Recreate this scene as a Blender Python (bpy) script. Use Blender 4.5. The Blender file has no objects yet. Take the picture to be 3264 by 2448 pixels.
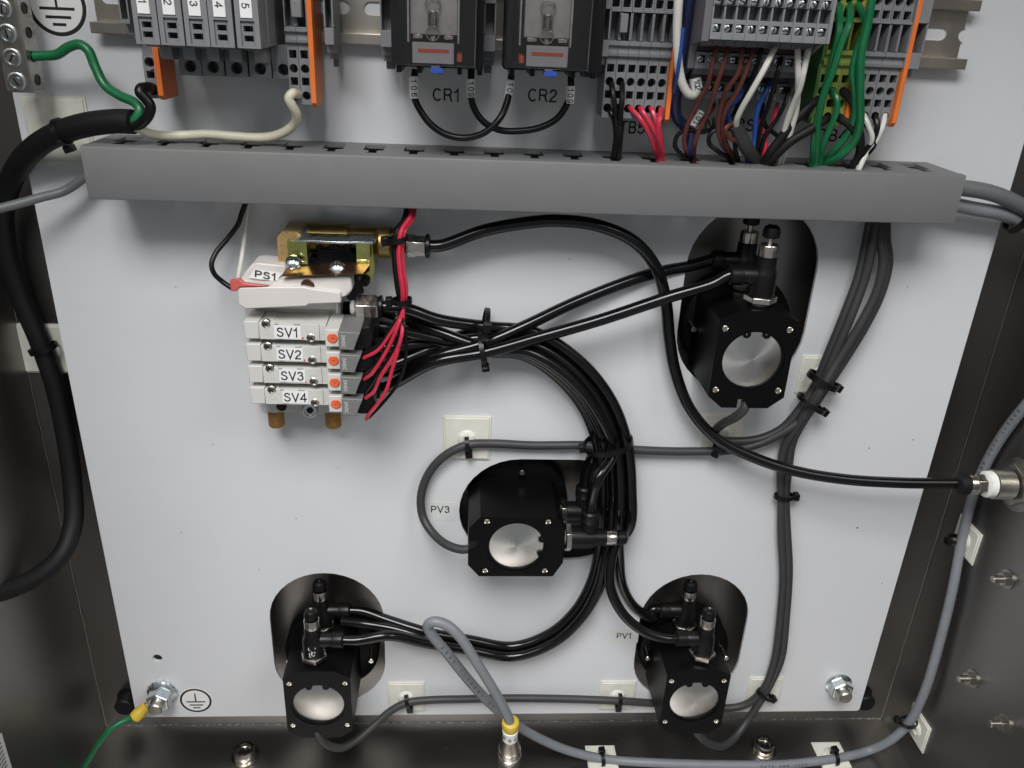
import bpy, math, random
from mathutils import Vector, Matrix
from mathutils.geometry import tessellate_polygon
random.seed(7)
C = bpy.context.scene
COL = C.collection
SC = 0.00109                     # one drawing unit = 1.09 mm
R = math.radians

# ------------------------------------------------------------------ camera
# panel frame used everywhere below: x to the right, z up, h out of the white panel towards the viewer
FPX, PITCH, YAW, ROLL = 2639.83, R(24.6177), R(4.00852), R(-2.61016)
CX, CY, CZ = 229.715, -457.845, 481.409
_f = Vector((math.sin(YAW)*math.cos(PITCH), math.cos(YAW)*math.cos(PITCH), -math.sin(PITCH)))
_r = Vector((math.cos(YAW), -math.sin(YAW), 0)); _d = _f.cross(_r)
_r2 = math.cos(ROLL)*_r + math.sin(ROLL)*_d; _d2 = -math.sin(ROLL)*_r + math.cos(ROLL)*_d
cam = bpy.data.cameras.new('camera'); camo = bpy.data.objects.new('camera', cam); COL.objects.link(camo)
cam.sensor_width = 36; cam.lens = FPX/3264*36; cam.clip_start = 0.01; cam.clip_end = 50
m = Matrix.Identity(4)
for i in range(3):
    m[i][0] = _r2[i]; m[i][1] = -_d2[i]; m[i][2] = -_f[i]
m[0][3], m[1][3], m[2][3] = CX*SC, CY*SC, CZ*SC
camo.matrix_world = m
C.camera = camo

# ------------------------------------------------------------------ world and room lamps
w = bpy.data.worlds.new('World'); C.world = w; w.use_nodes = True
bg = w.node_tree.nodes['Background']; bg.inputs[0].default_value = (0.92, 0.96, 1.0, 1); bg.inputs[1].default_value = 0.2
def lamp(name, loc, target, sx, sy, power, col):
    l = bpy.data.lights.new(name, 'AREA'); l.shape = 'RECTANGLE'; l.size = sx; l.size_y = sy; l.energy = power; l.color = col
    o = bpy.data.objects.new(name, l); COL.objects.link(o); o.location = loc
    o.rotation_euler = (Vector(target)-Vector(loc)).to_track_quat('-Z', 'Y').to_euler()
lamp('ceiling_lamp', (0.0, -1.15, 1.75), (0.22, 0, 0.1), 0.8, 0.8, 31.5, (1.0, 0.985, 0.965))
lamp('ceiling_lamp', (-1.0, -1.25, 1.6), (0.25, 0, 0.12), 0.9, 0.6, 8, (1.0, 0.985, 0.965))
lamp('ceiling_lamp', (1.5, -1.25, 1.6), (0.25, 0, 0.12), 0.9, 0.6, 10.5, (1.0, 0.985, 0.965))
C.view_settings.view_transform = 'Standard'; C.view_settings.look = 'None'
C.view_settings.exposure = 0.25; C.view_settings.gamma = 1.0

# ------------------------------------------------------------------ materials
def mat(name, col, rough=0.5, metal=0.0, var=0.0, vscale=60, bump=0.0, bscale=900, stretch=None, spec=0.5, coat=0.0, sss=0.0, aniso=0.0, radial=None, rvar=0.0, trans=0.0, alpha=1.0):
    M = bpy.data.materials.new(name); M.use_nodes = True
    N = M.node_tree.nodes; L = M.node_tree.links; b = N['Principled BSDF']
    b.inputs['Base Color'].default_value = (*col, 1); b.inputs['Roughness'].default_value = rough
    b.inputs['Metallic'].default_value = metal; b.inputs['Specular IOR Level'].default_value = spec
    b.inputs['Coat Weight'].default_value = coat
    if sss:
        b.inputs['Subsurface Weight'].default_value = sss; b.inputs['Subsurface Radius'].default_value = (0.004, 0.003, 0.003)
    if trans: b.inputs['Transmission Weight'].default_value = trans
    b.inputs['Alpha'].default_value = alpha
    tc = N.new('ShaderNodeTexCoord'); mp = N.new('ShaderNodeMapping'); L.new(tc.outputs['Object'], mp.inputs[0])
    if stretch: mp.inputs['Scale'].default_value = stretch
    if var or rvar:
        n = N.new('ShaderNodeTexNoise'); n.inputs['Scale'].default_value = vscale; n.inputs['Detail'].default_value = 6
        L.new(mp.outputs[0], n.inputs[0])
        if var:
            r = N.new('ShaderNodeMapRange'); r.inputs[1].default_value = 0.3; r.inputs[2].default_value = 0.7
            r.inputs[3].default_value = 1-var; r.inputs[4].default_value = 1+var; L.new(n.outputs[0], r.inputs[0])
            v = N.new('ShaderNodeVectorMath'); v.operation = 'SCALE'; v.inputs[0].default_value = col
            L.new(r.outputs[0], v.inputs['Scale']); L.new(v.outputs[0], b.inputs['Base Color'])
        if rvar:
            r = N.new('ShaderNodeMapRange'); r.inputs[1].default_value = 0.3; r.inputs[2].default_value = 0.7
            r.inputs[3].default_value = max(0.02, rough-rvar); r.inputs[4].default_value = min(1, rough+rvar)
            L.new(n.outputs[0], r.inputs[0]); L.new(r.outputs[0], b.inputs['Roughness'])
    if bump:
        n2 = N.new('ShaderNodeTexNoise'); n2.inputs['Scale'].default_value = bscale; n2.inputs['Detail'].default_value = 3
        L.new(mp.outputs[0], n2.inputs[0])
        bp = N.new('ShaderNodeBump'); bp.inputs['Strength'].default_value = bump; bp.inputs['Distance'].default_value = 0.0005
        L.new(n2.outputs[0], bp.inputs['Height']); L.new(bp.outputs[0], b.inputs['Normal'])
    if aniso:
        b.inputs['Anisotropic'].default_value = aniso
        if radial:
            t = N.new('ShaderNodeTangent'); t.direction_type = 'RADIAL'; t.axis = radial; L.new(t.outputs[0], b.inputs['Tangent'])
    return M
K = {}
K['panel'] = mat('white_powder_coat', (0.66, 0.675, 0.70), 0.42, var=0.022, vscale=9, bump=0.10, bscale=1500, rvar=0.06)
K['steel'] = mat('brushed_stainless', (0.27, 0.257, 0.246), 0.38, 1.0, var=0.035, vscale=5, bump=0.02, bscale=700, rvar=0.03)
K['duct'] = mat('grey_duct_pvc', (0.158, 0.162, 0.161), 0.5, var=0.03, vscale=80, bump=0.06, bscale=2500)
K['grey'] = mat('grey_terminal_plastic', (0.20, 0.205, 0.215), 0.42, var=0.05, vscale=120, bump=0.05, bscale=2500)
K['dgrey'] = mat('dark_grey_plastic', (0.125, 0.125, 0.135), 0.45, var=0.05, vscale=120)
K['orange'] = mat('orange_plastic', (0.72, 0.17, 0.03), 0.45, var=0.06, vscale=90)
K['gy'] = mat('green_yellow_plastic', (0.20, 0.255, 0.05), 0.45, var=0.35, vscale=90)
K['gyd'] = mat('green_plastic', (0.03, 0.12, 0.03), 0.5, var=0.2, vscale=90)
K['black'] = mat('black_plastic', (0.005, 0.005, 0.006), 0.36, spec=0.3, var=0.1, vscale=200)
K['anod'] = mat('black_anodised_metal', (0.003, 0.003, 0.0035), 0.40, 0.0, spec=0.14, var=0.1, vscale=200, bump=0.03, bscale=2600)
K['rubber'] = mat('black_cable_rubber', (0.007, 0.007, 0.008), 0.55, spec=0.3, var=0.15, vscale=150, bump=0.08, bscale=1800)
K['tube'] = mat('black_polyurethane_tube', (0.004, 0.004, 0.0045), 0.17, spec=0.4, var=0.1, vscale=100, rvar=0.05)
K['gcable'] = mat('dark_grey_cable', (0.036, 0.037, 0.039), 0.5, var=0.07, vscale=120, bump=0.05, bscale=1500)
K['lcable'] = mat('light_grey_cable', (0.19, 0.205, 0.225), 0.45, var=0.05, vscale=120, bump=0.04, bscale=1500)
K['mcable'] = mat('mid_grey_cable', (0.13, 0.14, 0.145), 0.45, var=0.05, vscale=120)
K['green'] = mat('green_wire', (0.008, 0.135, 0.05), 0.35, var=0.1, vscale=150)
K['red'] = mat('red_wire', (0.52, 0.028, 0.06), 0.3, var=0.08, vscale=150)
K['brown'] = mat('brown_wire', (0.10, 0.028, 0.022), 0.4, var=0.12, vscale=150)
K['blue'] = mat('blue_wire', (0.02, 0.07, 0.30), 0.35, var=0.1, vscale=150)
K['navy'] = mat('navy_wire', (0.012, 0.017, 0.06), 0.4, var=0.1, vscale=150)
K['wblack'] = mat('black_wire', (0.005, 0.0048, 0.005), 0.35, spec=0.3, var=0.12, vscale=150)
K['wwhite'] = mat('white_wire', (0.62, 0.61, 0.56), 0.4, var=0.05, vscale=150)
K['cream'] = mat('cream_wire', (0.60, 0.57, 0.45), 0.45, var=0.05, vscale=150)
K['nylon'] = mat('natural_nylon', (0.72, 0.715, 0.64), 0.45, var=0.05, vscale=120, sss=0.15)
K['nickel'] = mat('nickel_plating', (0.62, 0.58, 0.53), 0.22, 1.0, var=0.08, vscale=300, rvar=0.06)
K['zinc'] = mat('bright_zinc', (0.62, 0.67, 0.69), 0.26, 1.0, var=0.12, vscale=200, rvar=0.08)
K['disc'] = mat('spun_aluminium', (0.66, 0.655, 0.63), 0.30, 1.0, var=0.03, vscale=90, aniso=0.85, radial='Y')
K['rail'] = mat('passivated_steel', (0.50, 0.455, 0.40), 0.36, 1.0, var=0.16, vscale=25, rvar=0.05)
K['tin'] = mat('tinned_brass', (0.42, 0.40, 0.36), 0.34, 1.0, var=0.2, vscale=150, bump=0.1, bscale=800)
K['brass'] = mat('brass', (0.36, 0.26, 0.11), 0.42, 1.0, var=0.15, vscale=150, rvar=0.08)
K['brassm'] = mat('stamped_brass_face', (0.55, 0.37, 0.16), 0.42, 0.6, var=0.12, vscale=150)
K['gold'] = mat('yellow_zinc_steel', (0.60, 0.60, 0.20), 0.25, 1.0, var=0.25, vscale=60, rvar=0.08)
K['copper'] = mat('iridescent_zinc_plate', (0.25, 0.145, 0.105), 0.38, 1.0, var=0.30, vscale=55, rvar=0.08)
K['bronze'] = mat('sintered_bronze', (0.38, 0.20, 0.06), 0.62, 0.35, var=0.25, vscale=700, bump=0.5, bscale=2200)
K['valve'] = mat('ivory_valve_plastic', (0.60, 0.60, 0.575), 0.42, var=0.03, vscale=90, bump=0.03, bscale=2500)
K['vgrey'] = mat('grey_pilot_plastic', (0.17, 0.17, 0.17), 0.48, var=0.04, vscale=90, bump=0.05, bscale=2500)
K['button'] = mat('orange_button', (0.72, 0.13, 0.05), 0.45, var=0.08, vscale=120)
K['boot'] = mat('translucent_boot', (0.68, 0.65, 0.625), 0.35, var=0.03, vscale=40, sss=0.35)
K['pink'] = mat('red_grommet', (0.55, 0.11, 0.10), 0.35, var=0.1, vscale=80, sss=0.2)
K['sticker'] = mat('white_sticker', (0.80, 0.80, 0.80), 0.5, var=0.015, vscale=90)
K['tag'] = mat('clear_label_tape', (0.655, 0.66, 0.66), 0.38, var=0.03, vscale=50)
K['ink'] = mat('black_ink', (0.012, 0.012, 0.014), 0.6, var=0.1, vscale=300)
K['wink'] = mat('white_ink', (0.60, 0.60, 0.58), 0.6, var=0.1, vscale=300)
K['rink'] = mat('red_ink', (0.60, 0.07, 0.05), 0.5, var=0.1, vscale=300)
K['yellow'] = mat('yellow_sleeve', (0.66, 0.46, 0.05), 0.4, var=0.08, vscale=120)
K['ptfe'] = mat('white_thread_tape', (0.75, 0.75, 0.73), 0.55, var=0.08, vscale=300, bump=0.2, bscale=1500)
K['maroon'] = mat('dark_red_jumper', (0.055, 0.008, 0.010), 0.45, var=0.15, vscale=120)
K['bluep'] = mat('blue_plastic', (0.02, 0.07, 0.36), 0.35, var=0.08, vscale=120)
K['frost'] = mat('frosted_window', (0.66, 0.64, 0.66), 0.45, var=0.06, vscale=60, sss=0.3)
K['redbar'] = mat('red_flag', (0.85, 0.15, 0.055), 0.45, var=0.05, vscale=120)
K['coil'] = mat('relay_plate', (0.66, 0.63, 0.60), 0.5, 0.7, var=0.12, vscale=150, bump=0.12, bscale=500)
K['paper'] = mat('printed_paper', (0.6, 0.6, 0.6), 0.6, var=0.05, vscale=90)
K['cu'] = mat('copper_strands', (0.45, 0.20, 0.10), 0.4, 0.6, var=0.2, vscale=300)
def clear():
    M = bpy.data.materials.new('clear_cover'); M.use_nodes = True; N = M.node_tree.nodes; L = M.node_tree.links
    for n in list(N): N.remove(n)
    o = N.new('ShaderNodeOutputMaterial'); t = N.new('ShaderNodeBsdfTransparent'); g = N.new('ShaderNodeBsdfGlossy'); mx = N.new('ShaderNodeMixShader'); f = N.new('ShaderNodeFresnel')
    t.inputs[0].default_value = (0.97, 0.965, 0.97, 1); g.inputs['Roughness'].default_value = 0.12; f.inputs[0].default_value = 1.5
    df = N.new('ShaderNodeBsdfDiffuse'); df.inputs[0].default_value = (.6, .6, .6, 1); m2 = N.new('ShaderNodeMixShader'); m2.inputs[0].default_value = 0.003
    L.new(t.outputs[0], m2.inputs[1]); L.new(df.outputs[0], m2.inputs[2])
    L.new(f.outputs[0], mx.inputs[0]); L.new(m2.outputs[0], mx.inputs[1]); L.new(g.outputs[0], mx.inputs[2]); L.new(mx.outputs[0], o.inputs[0])
    return M
K['clear'] = clear()

# ------------------------------------------------------------------ measuring: a sight line cut with a plane of the place
_PX = 3264/2212
def _ray(px, py):
    d = _r2*((px*_PX-1632)/FPX) + _d2*((py*_PX-1224)/FPX) + _f
    return Vector((CX, CY, CZ)), d
def P(px, py, h):                        # at height h over the panel -> (x, z, h)
    c, d = _ray(px, py); t = (-h-c.y)/d.y; q = c+d*t; return Vector((q.x, q.z, h))
def PF(px, py, z):                       # on a level z
    c, d = _ray(px, py); t = (z-c.z)/d.z; q = c+d*t; return Vector((q.x, z, -q.y))
def PX(px, py, x):                       # on a side plane x
    c, d = _ray(px, py); t = (x-c.x)/d.x; q = c+d*t; return Vector((x, q.z, -q.y))
def zoom(ox, oy, sc): return lambda x, y: ((ox+x/sc)/_PX, (oy+y/sc)/_PX)

# ------------------------------------------------------------------ mesh builder
_txt = {}
def _arc(cx, cy, rx, ry, a0, a1, n=10): return [(cx+rx*math.cos(R(a0+(a1-a0)*i/n)), cy+ry*math.sin(R(a0+(a1-a0)*i/n))) for i in range(n+1)]
_S = [(.56, .76), (.50, .92), (.32, 1), (.14, .93), (.07, .75), (.15, .61), (.33, .53), (.52, .44), (.60, .27), (.52, .08), (.32, 0), (.11, .07), (.04, .26)]
STROKES = {                                   # sans letters drawn as centre lines on a unit cap height: (width, strokes)
 ' ': (.3, []), '-': (.34, [[(.02, .40), (.32, .40)]]),
 '0': (.58, [_arc(.29, .5, .26, .5, 90, 450, 22)]), '1': (.40, [[(.04, .76), (.18, .83), (.27, 1), (.27, 0)]]),
 '2': (.58, [[(.05, .70), (.10, .90), (.29, 1), (.48, .91), (.53, .72), (.44, .52), (.16, .25), (.04, .0), (.56, .0)]]),
 '3': (.58, [[(.06, .76), (.13, .94), (.29, 1), (.46, .92), (.50, .75), (.42, .59), (.22, .54)], [(.40, .56), (.52, .44), (.55, .27), (.46, .07), (.28, 0), (.10, .07), (.04, .27)]]),
 '4': (.60, [[(.44, 0), (.44, 1), (.03, .30), (.59, .30)]]),
 '5': (.58, [[(.50, 1), (.14, 1), (.08, .50), (.26, .62), (.44, .58), (.54, .42), (.53, .20), (.40, .03), (.22, 0), (.08, .08), (.03, .25)]]),
 '6': (.58, [[(.51, .78), (.44, .95), (.30, 1), (.13, .90), (.05, .66), (.04, .40)]+_arc(.29, .31, .25, .31, 170, 530, 18)]),
 '7': (.56, [[(.03, 1), (.53, 1), (.34, .62), (.22, 0)]]),
 '9': (.58, [[(.06, .22), (.14, .05), (.28, 0), (.45, .10), (.53, .34), (.54, .60)]+_arc(.29, .69, .25, .31, -10, 350, 18)]),
 'A': (.66, [[(.02, 0), (.33, 1), (.64, 0)], [(.13, .34), (.53, .34)]]),
 'B': (.62, [[(.06, .5), (.06, 1), (.34, 1)]+_arc(.34, .76, .2, .24, 75, -90, 8)+[(.06, .52)], [(.36, .50)]+_arc(.36, .25, .22, .25, 60, -90, 8)+[(.06, 0), (.06, .5)]]),
 'C': (.68, [_arc(.36, .5, .32, .5, 42, 318, 18)]), 'D': (.68, [[(.06, 0), (.06, 1), (.28, 1)]+_arc(.28, .5, .34, .5, 80, -90, 12)+[(.06, 0)]]),
 'E': (.58, [[(.55, 1), (.06, 1), (.06, 0), (.57, 0)], [(.06, .52), (.51, .52)]]),
 'H': (.66, [[(.06, 0), (.06, 1)], [(.60, 0), (.60, 1)], [(.06, .52), (.60, .52)]]),
 'J': (.50, [[(.42, 1), (.42, .25), (.36, .06), (.22, 0), (.08, .07), (.03, .28)]]), 'L': (.52, [[(.06, 1), (.06, 0), (.51, 0)]]),
 'M': (.78, [[(.06, 0), (.06, 1), (.39, .1), (.72, 1), (.72, 0)]]), 'N': (.68, [[(.06, 0), (.06, 1), (.62, 0), (.62, 1)]]),
 'O': (.74, [_arc(.37, .5, .34, .5, 90, 450, 24)]), 'P': (.62, [[(.06, 0), (.06, 1), (.36, 1)]+_arc(.36, .73, .22, .27, 75, -90, 8)+[(.06, .46)]]),
 'R': (.68, [[(.06, 0), (.06, 1), (.38, 1)]+_arc(.38, .75, .22, .25, 75, -90, 8)+[(.06, .50)], [(.38, .49), (.52, .40), (.56, .14), (.62, 0)]]),
 'S': (.64, [_S]), 's': (.50, [[(x*.82, y*.74) for x, y in _S]]), 'T': (.60, [[(.0, 1), (.60, 1)], [(.30, 1), (.30, 0)]]),
 'U': (.66, [[(.06, 1), (.06, .3)]+_arc(.33, .27, .27, .27, 180, 360, 8)+[(.60, 1)]]), 'V': (.66, [[(.01, 1), (.33, 0), (.65, 1)]]),
 'W': (.92, [[(.01, 1), (.23, 0), (.46, 1), (.69, 0), (.91, 1)]]), 'X': (.64, [[(.02, 1), (.62, 0)], [(.62, 1), (.02, 0)]]), 'Y': (.64, [[(.01, 1), (.32, .45), (.63, 1)], [(.32, .45), (.32, 0)]]),
 'c': (.52, [_arc(.28, .37, .25, .37, 45, 315, 14)]),
}
def glyphs(s, th=.135):
    if s in _txt: return _txt[s]
    vs, fs, x0, lay = [], [], 0, 0
    for ch in s:
        wd, sts = STROKES.get(ch, STROKES[' '])
        for st in sts:
            pts = [Vector((x0+x, th/2+y*(1-th), 0)) for x, y in st]; n = len(pts); lay += 1; b = len(vs)
            closed = (pts[0]-pts[-1]).length < 1e-4
            for i, p in enumerate(pts):
                d0 = (p-pts[i-1]).normalized() if i else ((pts[0]-pts[-2]).normalized() if closed else (pts[1]-p).normalized())
                d1 = (pts[i+1]-p).normalized() if i < n-1 else ((pts[1]-pts[0]).normalized() if closed else d0)
                mtr = d0+d1
                mtr = mtr.normalized() if mtr.length > .2 else d0
                k = 1/max(.35, mtr.dot(d0)); nn = Vector((-mtr.y, mtr.x, 0))*(th/2*k)
                e = (d0*(-th/2) if i == 0 else d1*(th/2) if i == n-1 else Vector()) if (not closed and len(st) <= 4) else Vector()
                vs += [tuple(p+nn+e+Vector((0, 0, lay*.002))), tuple(p-nn+e+Vector((0, 0, lay*.002)))]
            for i in range(n-1): fs.append((b+2*i, b+2*i+1, b+2*i+3, b+2*i+2))
        x0 += wd+.17
    x0 -= .17
    _txt[s] = ([(x-x0/2, y, z) for x, y, z in vs], fs); return _txt[s]
CAP = 1.0
class MB:
    def __init__(s): s.v = []; s.f = []
    def add(s, vs, fs):
        n = len(s.v); s.v += [tuple(p) for p in vs]; s.f += [tuple(i+n for i in f) for f in fs]; return s
    def box(s, x0, x1, z0, z1, h0, h1):
        x0, x1 = min(x0, x1), max(x0, x1); z0, z1 = min(z0, z1), max(z0, z1); h0, h1 = min(h0, h1), max(h0, h1)
        return s.add([(x0,z0,h0),(x1,z0,h0),(x1,z1,h0),(x0,z1,h0),(x0,z0,h1),(x1,z0,h1),(x1,z1,h1),(x0,z1,h1)],
            [(0,3,2,1),(4,5,6,7),(0,1,5,4),(1,2,6,5),(2,3,7,6),(3,0,4,7)])
    def pbox(s, l, t, r, b, h0, h1):     # outline seen on the front face at h1
        a = P(l, (t+b)/2, h1).x; c = P(r, (t+b)/2, h1).x; zt = P((l+r)/2, t, h1).y; zb = P((l+r)/2, b, h1).y
        return s.box(a, c, zb, zt, h0, h1)
    def fbox(s, c, e1, e2, e3, a, b, d):
        c = Vector(c); vs = []
        for k in (-1, 1):
            for j in (-1, 1):
                for i in (-1, 1): vs.append(c+e1*(a*i)+e2*(b*j)+e3*(d*k))
        return s.add(vs, [(0,2,3,1),(4,5,7,6),(0,1,5,4),(1,3,7,5),(3,2,6,7),(2,0,4,6)])
    def prism(s, poly, a0, a1, holes=(), axis='h', depth=None):
        # poly/holes in the two other axes; depth: blind holes this deep from a1 (list or number), None = through
        def mk(p, a):
            if axis == 'h': return (p[0], p[1], a)
            if axis == 'x': return (a, p[0], p[1])
            return (p[0], a, p[1])       # axis z: (x, h)
        loops = [list(poly)]+[list(hh) for hh in holes]
        tri = tessellate_polygon([[Vector((p[0], p[1], 0)) for p in l] for l in loops]) if (len(holes) or len(poly) > 4) else None
        flat = [p for l in loops for p in l]
        faces = [tuple(t) for t in tri] if tri else [tuple(range(len(poly)))]
        s.add([mk(p, a1) for p in flat], faces)
        if depth is None: s.add([mk(p, a0) for p in flat], [tuple(reversed(t)) for t in faces])
        else: s.add([mk(p, a0) for p in loops[0]], [tuple(reversed(range(len(loops[0]))))])
        for k, l in enumerate(loops):
            n = len(l); b = a0 if (k == 0 or depth is None) else a1-(depth[k-1] if isinstance(depth, (list, tuple)) else depth)
            s.add([mk(p, b) for p in l]+[mk(p, a1) for p in l], [(i, (i+1) % n, n+(i+1) % n, n+i) for i in range(n)])
            if k and depth is not None: s.add([mk(p, b) for p in l], [tuple(range(n))])
        return s
    def lathe(s, prof, p0, d=(0, 0, 1), n=20, rot=0.0):
        p0 = Vector(p0); d = Vector(d).normalized()
        u = d.orthogonal().normalized() if abs(d.z) < 0.99 else Vector((1, 0, 0)); v = d.cross(u); vs = []; fs = []
        for r, t in prof:
            for i in range(n):
                a = rot+2*math.pi*i/n; vs.append(p0+d*t+(u*math.cos(a)+v*math.sin(a))*r)
        for j in range(len(prof)-1):
            for i in range(n):
                fs.append((j*n+i, j*n+(i+1) % n, (j+1)*n+(i+1) % n, (j+1)*n+i))
        fs.append(tuple(reversed(range(n)))); fs.append(tuple(range((len(prof)-1)*n, len(prof)*n)))
        return s.add(vs, fs)
    def cyl(s, p0, p1, r, n=16): 
        p0 = Vector(p0); p1 = Vector(p1); return s.lathe([(r, 0), (r, (p1-p0).length)], p0, p1-p0, n)
    def tube(s, pts, r, n=12, sub=8, raw=False):
        q = pts if raw else spline(pts, sub); m_ = len(q); vs = []; fs = []
        t0 = (q[1]-q[0]).normalized(); u = t0.orthogonal().normalized()
        for i, p in enumerate(q):
            t = (q[min(i+1, m_-1)]-q[max(i-1, 0)]).normalized()
            u = (u-t*u.dot(t)).normalized(); v = t.cross(u)
            for k in range(n):
                a = 2*math.pi*k/n; vs.append(p+(u*math.cos(a)+v*math.sin(a))*r)
        for i in range(m_-1):
            for k in range(n): fs.append((i*n+k, i*n+(k+1) % n, (i+1)*n+(k+1) % n, (i+1)*n+k))
        fs.append(tuple(reversed(range(n)))); fs.append(tuple(range((m_-1)*n, m_*n)))
        return s.add(vs, fs)
    def text(s, t, cap, at, ang=0.0, e1=Vector((1, 0, 0)), e2=Vector((0, 1, 0)), squash=1.0, bold=0):
        vs, fs = glyphs(t); k = cap/CAP; ca, sa = math.cos(R(ang)), math.sin(R(ang)); at = Vector(at); out = []
        e3 = e1.cross(e2)
        for x, y, zz in vs:
            x = x*k*squash; y = (y-CAP/2)*k; out.append(at+e1*(x*ca-y*sa)+e2*(x*sa+y*ca)+e3*(zz*k))
        s.add(out, fs)
        return s
    def build(s, name, m, parent=None, bevel=0.0, at=None, ang=35, kind=None):
        org = Vector(at) if at is not None else Vector((0, 0, 0))
        if parent is not None: org = Vector(parent['_o'])
        me = bpy.data.meshes.new(name)
        me.from_pydata([((x-org.x)*SC, -(h-org.z)*SC, (z-org.y)*SC) for x, z, h in s.v], [], s.f)
        me.validate(); me.update()
        import bmesh
        bm = bmesh.new(); bm.from_mesh(me); bmesh.ops.remove_doubles(bm, verts=bm.verts, dist=1e-6)
        bmesh.ops.recalc_face_normals(bm, faces=bm.faces); bm.to_mesh(me); bm.free()
        me.shade_smooth(); me.set_sharp_from_angle(angle=R(ang))
        me.materials.append(K[m])
        o = bpy.data.objects.new(name, me); COL.objects.link(o)
        o['_o'] = tuple(org)
        if parent is not None: o.parent = parent
        else: o.location = (org.x*SC, -org.z*SC, org.y*SC)
        if bevel:
            b = o.modifiers.new('bevel', 'BEVEL'); b.width = bevel*SC; b.segments = 2 if bevel < 1 else 4; b.limit_method = 'ANGLE'; b.angle_limit = R(40); b.harden_normals = False
        if kind: o['kind'] = kind
        return o
def spline(pts, sub=8):
    p = [Vector(a) for a in pts]
    if len(p) == 2: return [p[0].lerp(p[1], i/4) for i in range(5)]
    p = [p[0]*2-p[1]]+p+[p[-1]*2-p[-2]]; out = []
    for i in range(1, len(p)-2):
        a, b, c, d = p[i-1:i+3]
        ta = 0; tb = ta+max(1e-4, (b-a).length)**.5; tc = tb+max(1e-4, (c-b).length)**.5; td = tc+max(1e-4, (d-c).length)**.5
        for k in range(sub):
            t = tb+(tc-tb)*k/sub
            A1 = a*((tb-t)/(tb-ta))+b*((t-ta)/(tb-ta)); A2 = b*((tc-t)/(tc-tb))+c*((t-tb)/(tc-tb)); A3 = c*((td-t)/(td-tc))+d*((t-tc)/(td-tc))
            B1 = A1*((tc-t)/(tc-ta))+A2*((t-ta)/(tc-ta)); B2 = A2*((td-t)/(td-tb))+A3*((t-tb)/(td-tb))
            out.append(B1*((tc-t)/(tc-tb))+B2*((t-tb)/(tc-tb)))
    out.append(p[-2]); return out
def circ(cx, cy, r, n=20, a0=0.0): return [(cx+r*math.cos(a0+2*math.pi*i/n), cy+r*math.sin(a0+2*math.pi*i/n)) for i in range(n)]
def rect(x0, z0, x1, z1): return [(x0, z0), (x1, z0), (x1, z1), (x0, z1)]
def rrect(x0, z0, x1, z1, r, n=5):
    o = []
    for cx, cy, a in ((x1-r, z1-r, 0), (x0+r, z1-r, 90), (x0+r, z0+r, 180), (x1-r, z0+r, 270)):
        o += [(cx+r*math.cos(R(a+90*i/n)), cy+r*math.sin(R(a+90*i/n))) for i in range(n+1)]
    return o
def tag(o, label, cat, group=None, kind=None):
    o['label'] = label; o['category'] = cat
    if group: o['group'] = group
    if kind: o['kind'] = kind
    return o
def thing(name, label, cat, at=(0, 0, 0), group=None):
    o = bpy.data.objects.new(name, None); COL.objects.link(o); o.empty_display_size = 0.005
    o.location = (at[0]*SC, -at[2]*SC, at[1]*SC); o['_o'] = tuple(at)
    return tag(o, label, cat, group)
def kids(o): return [c for c in COL.objects if c.parent == o]
def copy_tree(o, parent=None):
    c = o.copy(); COL.objects.link(c)
    if parent is not None: c.parent = parent
    for ch in kids(o): copy_tree(ch, c)
    return c
def place(o, at, label=None):
    o.location = (at[0]*SC, -at[2]*SC, at[1]*SC); o['_o'] = tuple(at)
    if label: o['label'] = label
    return o
EX, EZ, EH = Vector((1, 0, 0)), Vector((0, 1, 0)), Vector((0, 0, 1))
def wire(name, label, cat, pts, r, m, group=None, n=16, sub=9):
    q = [P(*p) if not isinstance(p, Vector) else p for p in pts]
    o = MB().tube(q, r, n, sub).build(name, m, at=q[0]); return tag(o, label, cat, group)

# ------------------------------------------------------------------ the steel enclosure
XL, XR, ZF, HB, HF, ZT = -36.5, 577.5, -34.7, -25, 300, 790
enc = thing('enclosure', 'brushed stainless steel enclosure around the white panel', 'enclosure', ((XL+XR)/2, ZF, HB)); enc['kind'] = 'structure'
MB().box(XL-2, XR+2, ZF-2, ZT, HB-2, HB).build('back_wall', 'steel', enc)
o = MB().box(XL-2, XL, ZF-2, ZT, HB+0.01, HF).build('side_wall', 'steel', enc); o['label'] = 'left steel side wall'
o = MB().box(XR, XR+2, ZF-2, ZT, HB+0.01, HF).build('side_wall', 'steel', enc); o['label'] = 'right steel side wall'
MB().box(XL+0.01, XR-0.01, ZT, ZT+2, HB+0.02, HF).build('top_wall', 'steel', enc)
MB().box(XL+0.01, XR-0.01, ZF-2, ZF, HB+0.02, HF).build('bottom_wall', 'steel', enc)
def bead(a, b, n, r):                      # rough weld bead along an inside corner
    a = Vector(a); b = Vector(b); q = []
    for i in range(n+1):
        q.append(a.lerp(b, i/n)+Vector((random.uniform(-.2, .2), random.uniform(-.2, .2), random.uniform(-.2, .2))))
    return MB().tube(q, r, 6, raw=True)
bead((XL+1, ZF+.2, HB+.3), (XR-1, ZF+.2, HB+.3), 160, .55).build('weld_bead', 'zinc', enc)
bead((XL+.2, ZF+1, HB+.3), (XL+.2, ZT-5, HB+.3), 90, .55).build('weld_bead', 'steel', enc)
bead((XR-.2, ZF+1, HB+.3), (XR-.2, ZT-5, HB+.3), 90, .55).build('weld_bead', 'steel', enc)
sp = MB()
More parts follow.
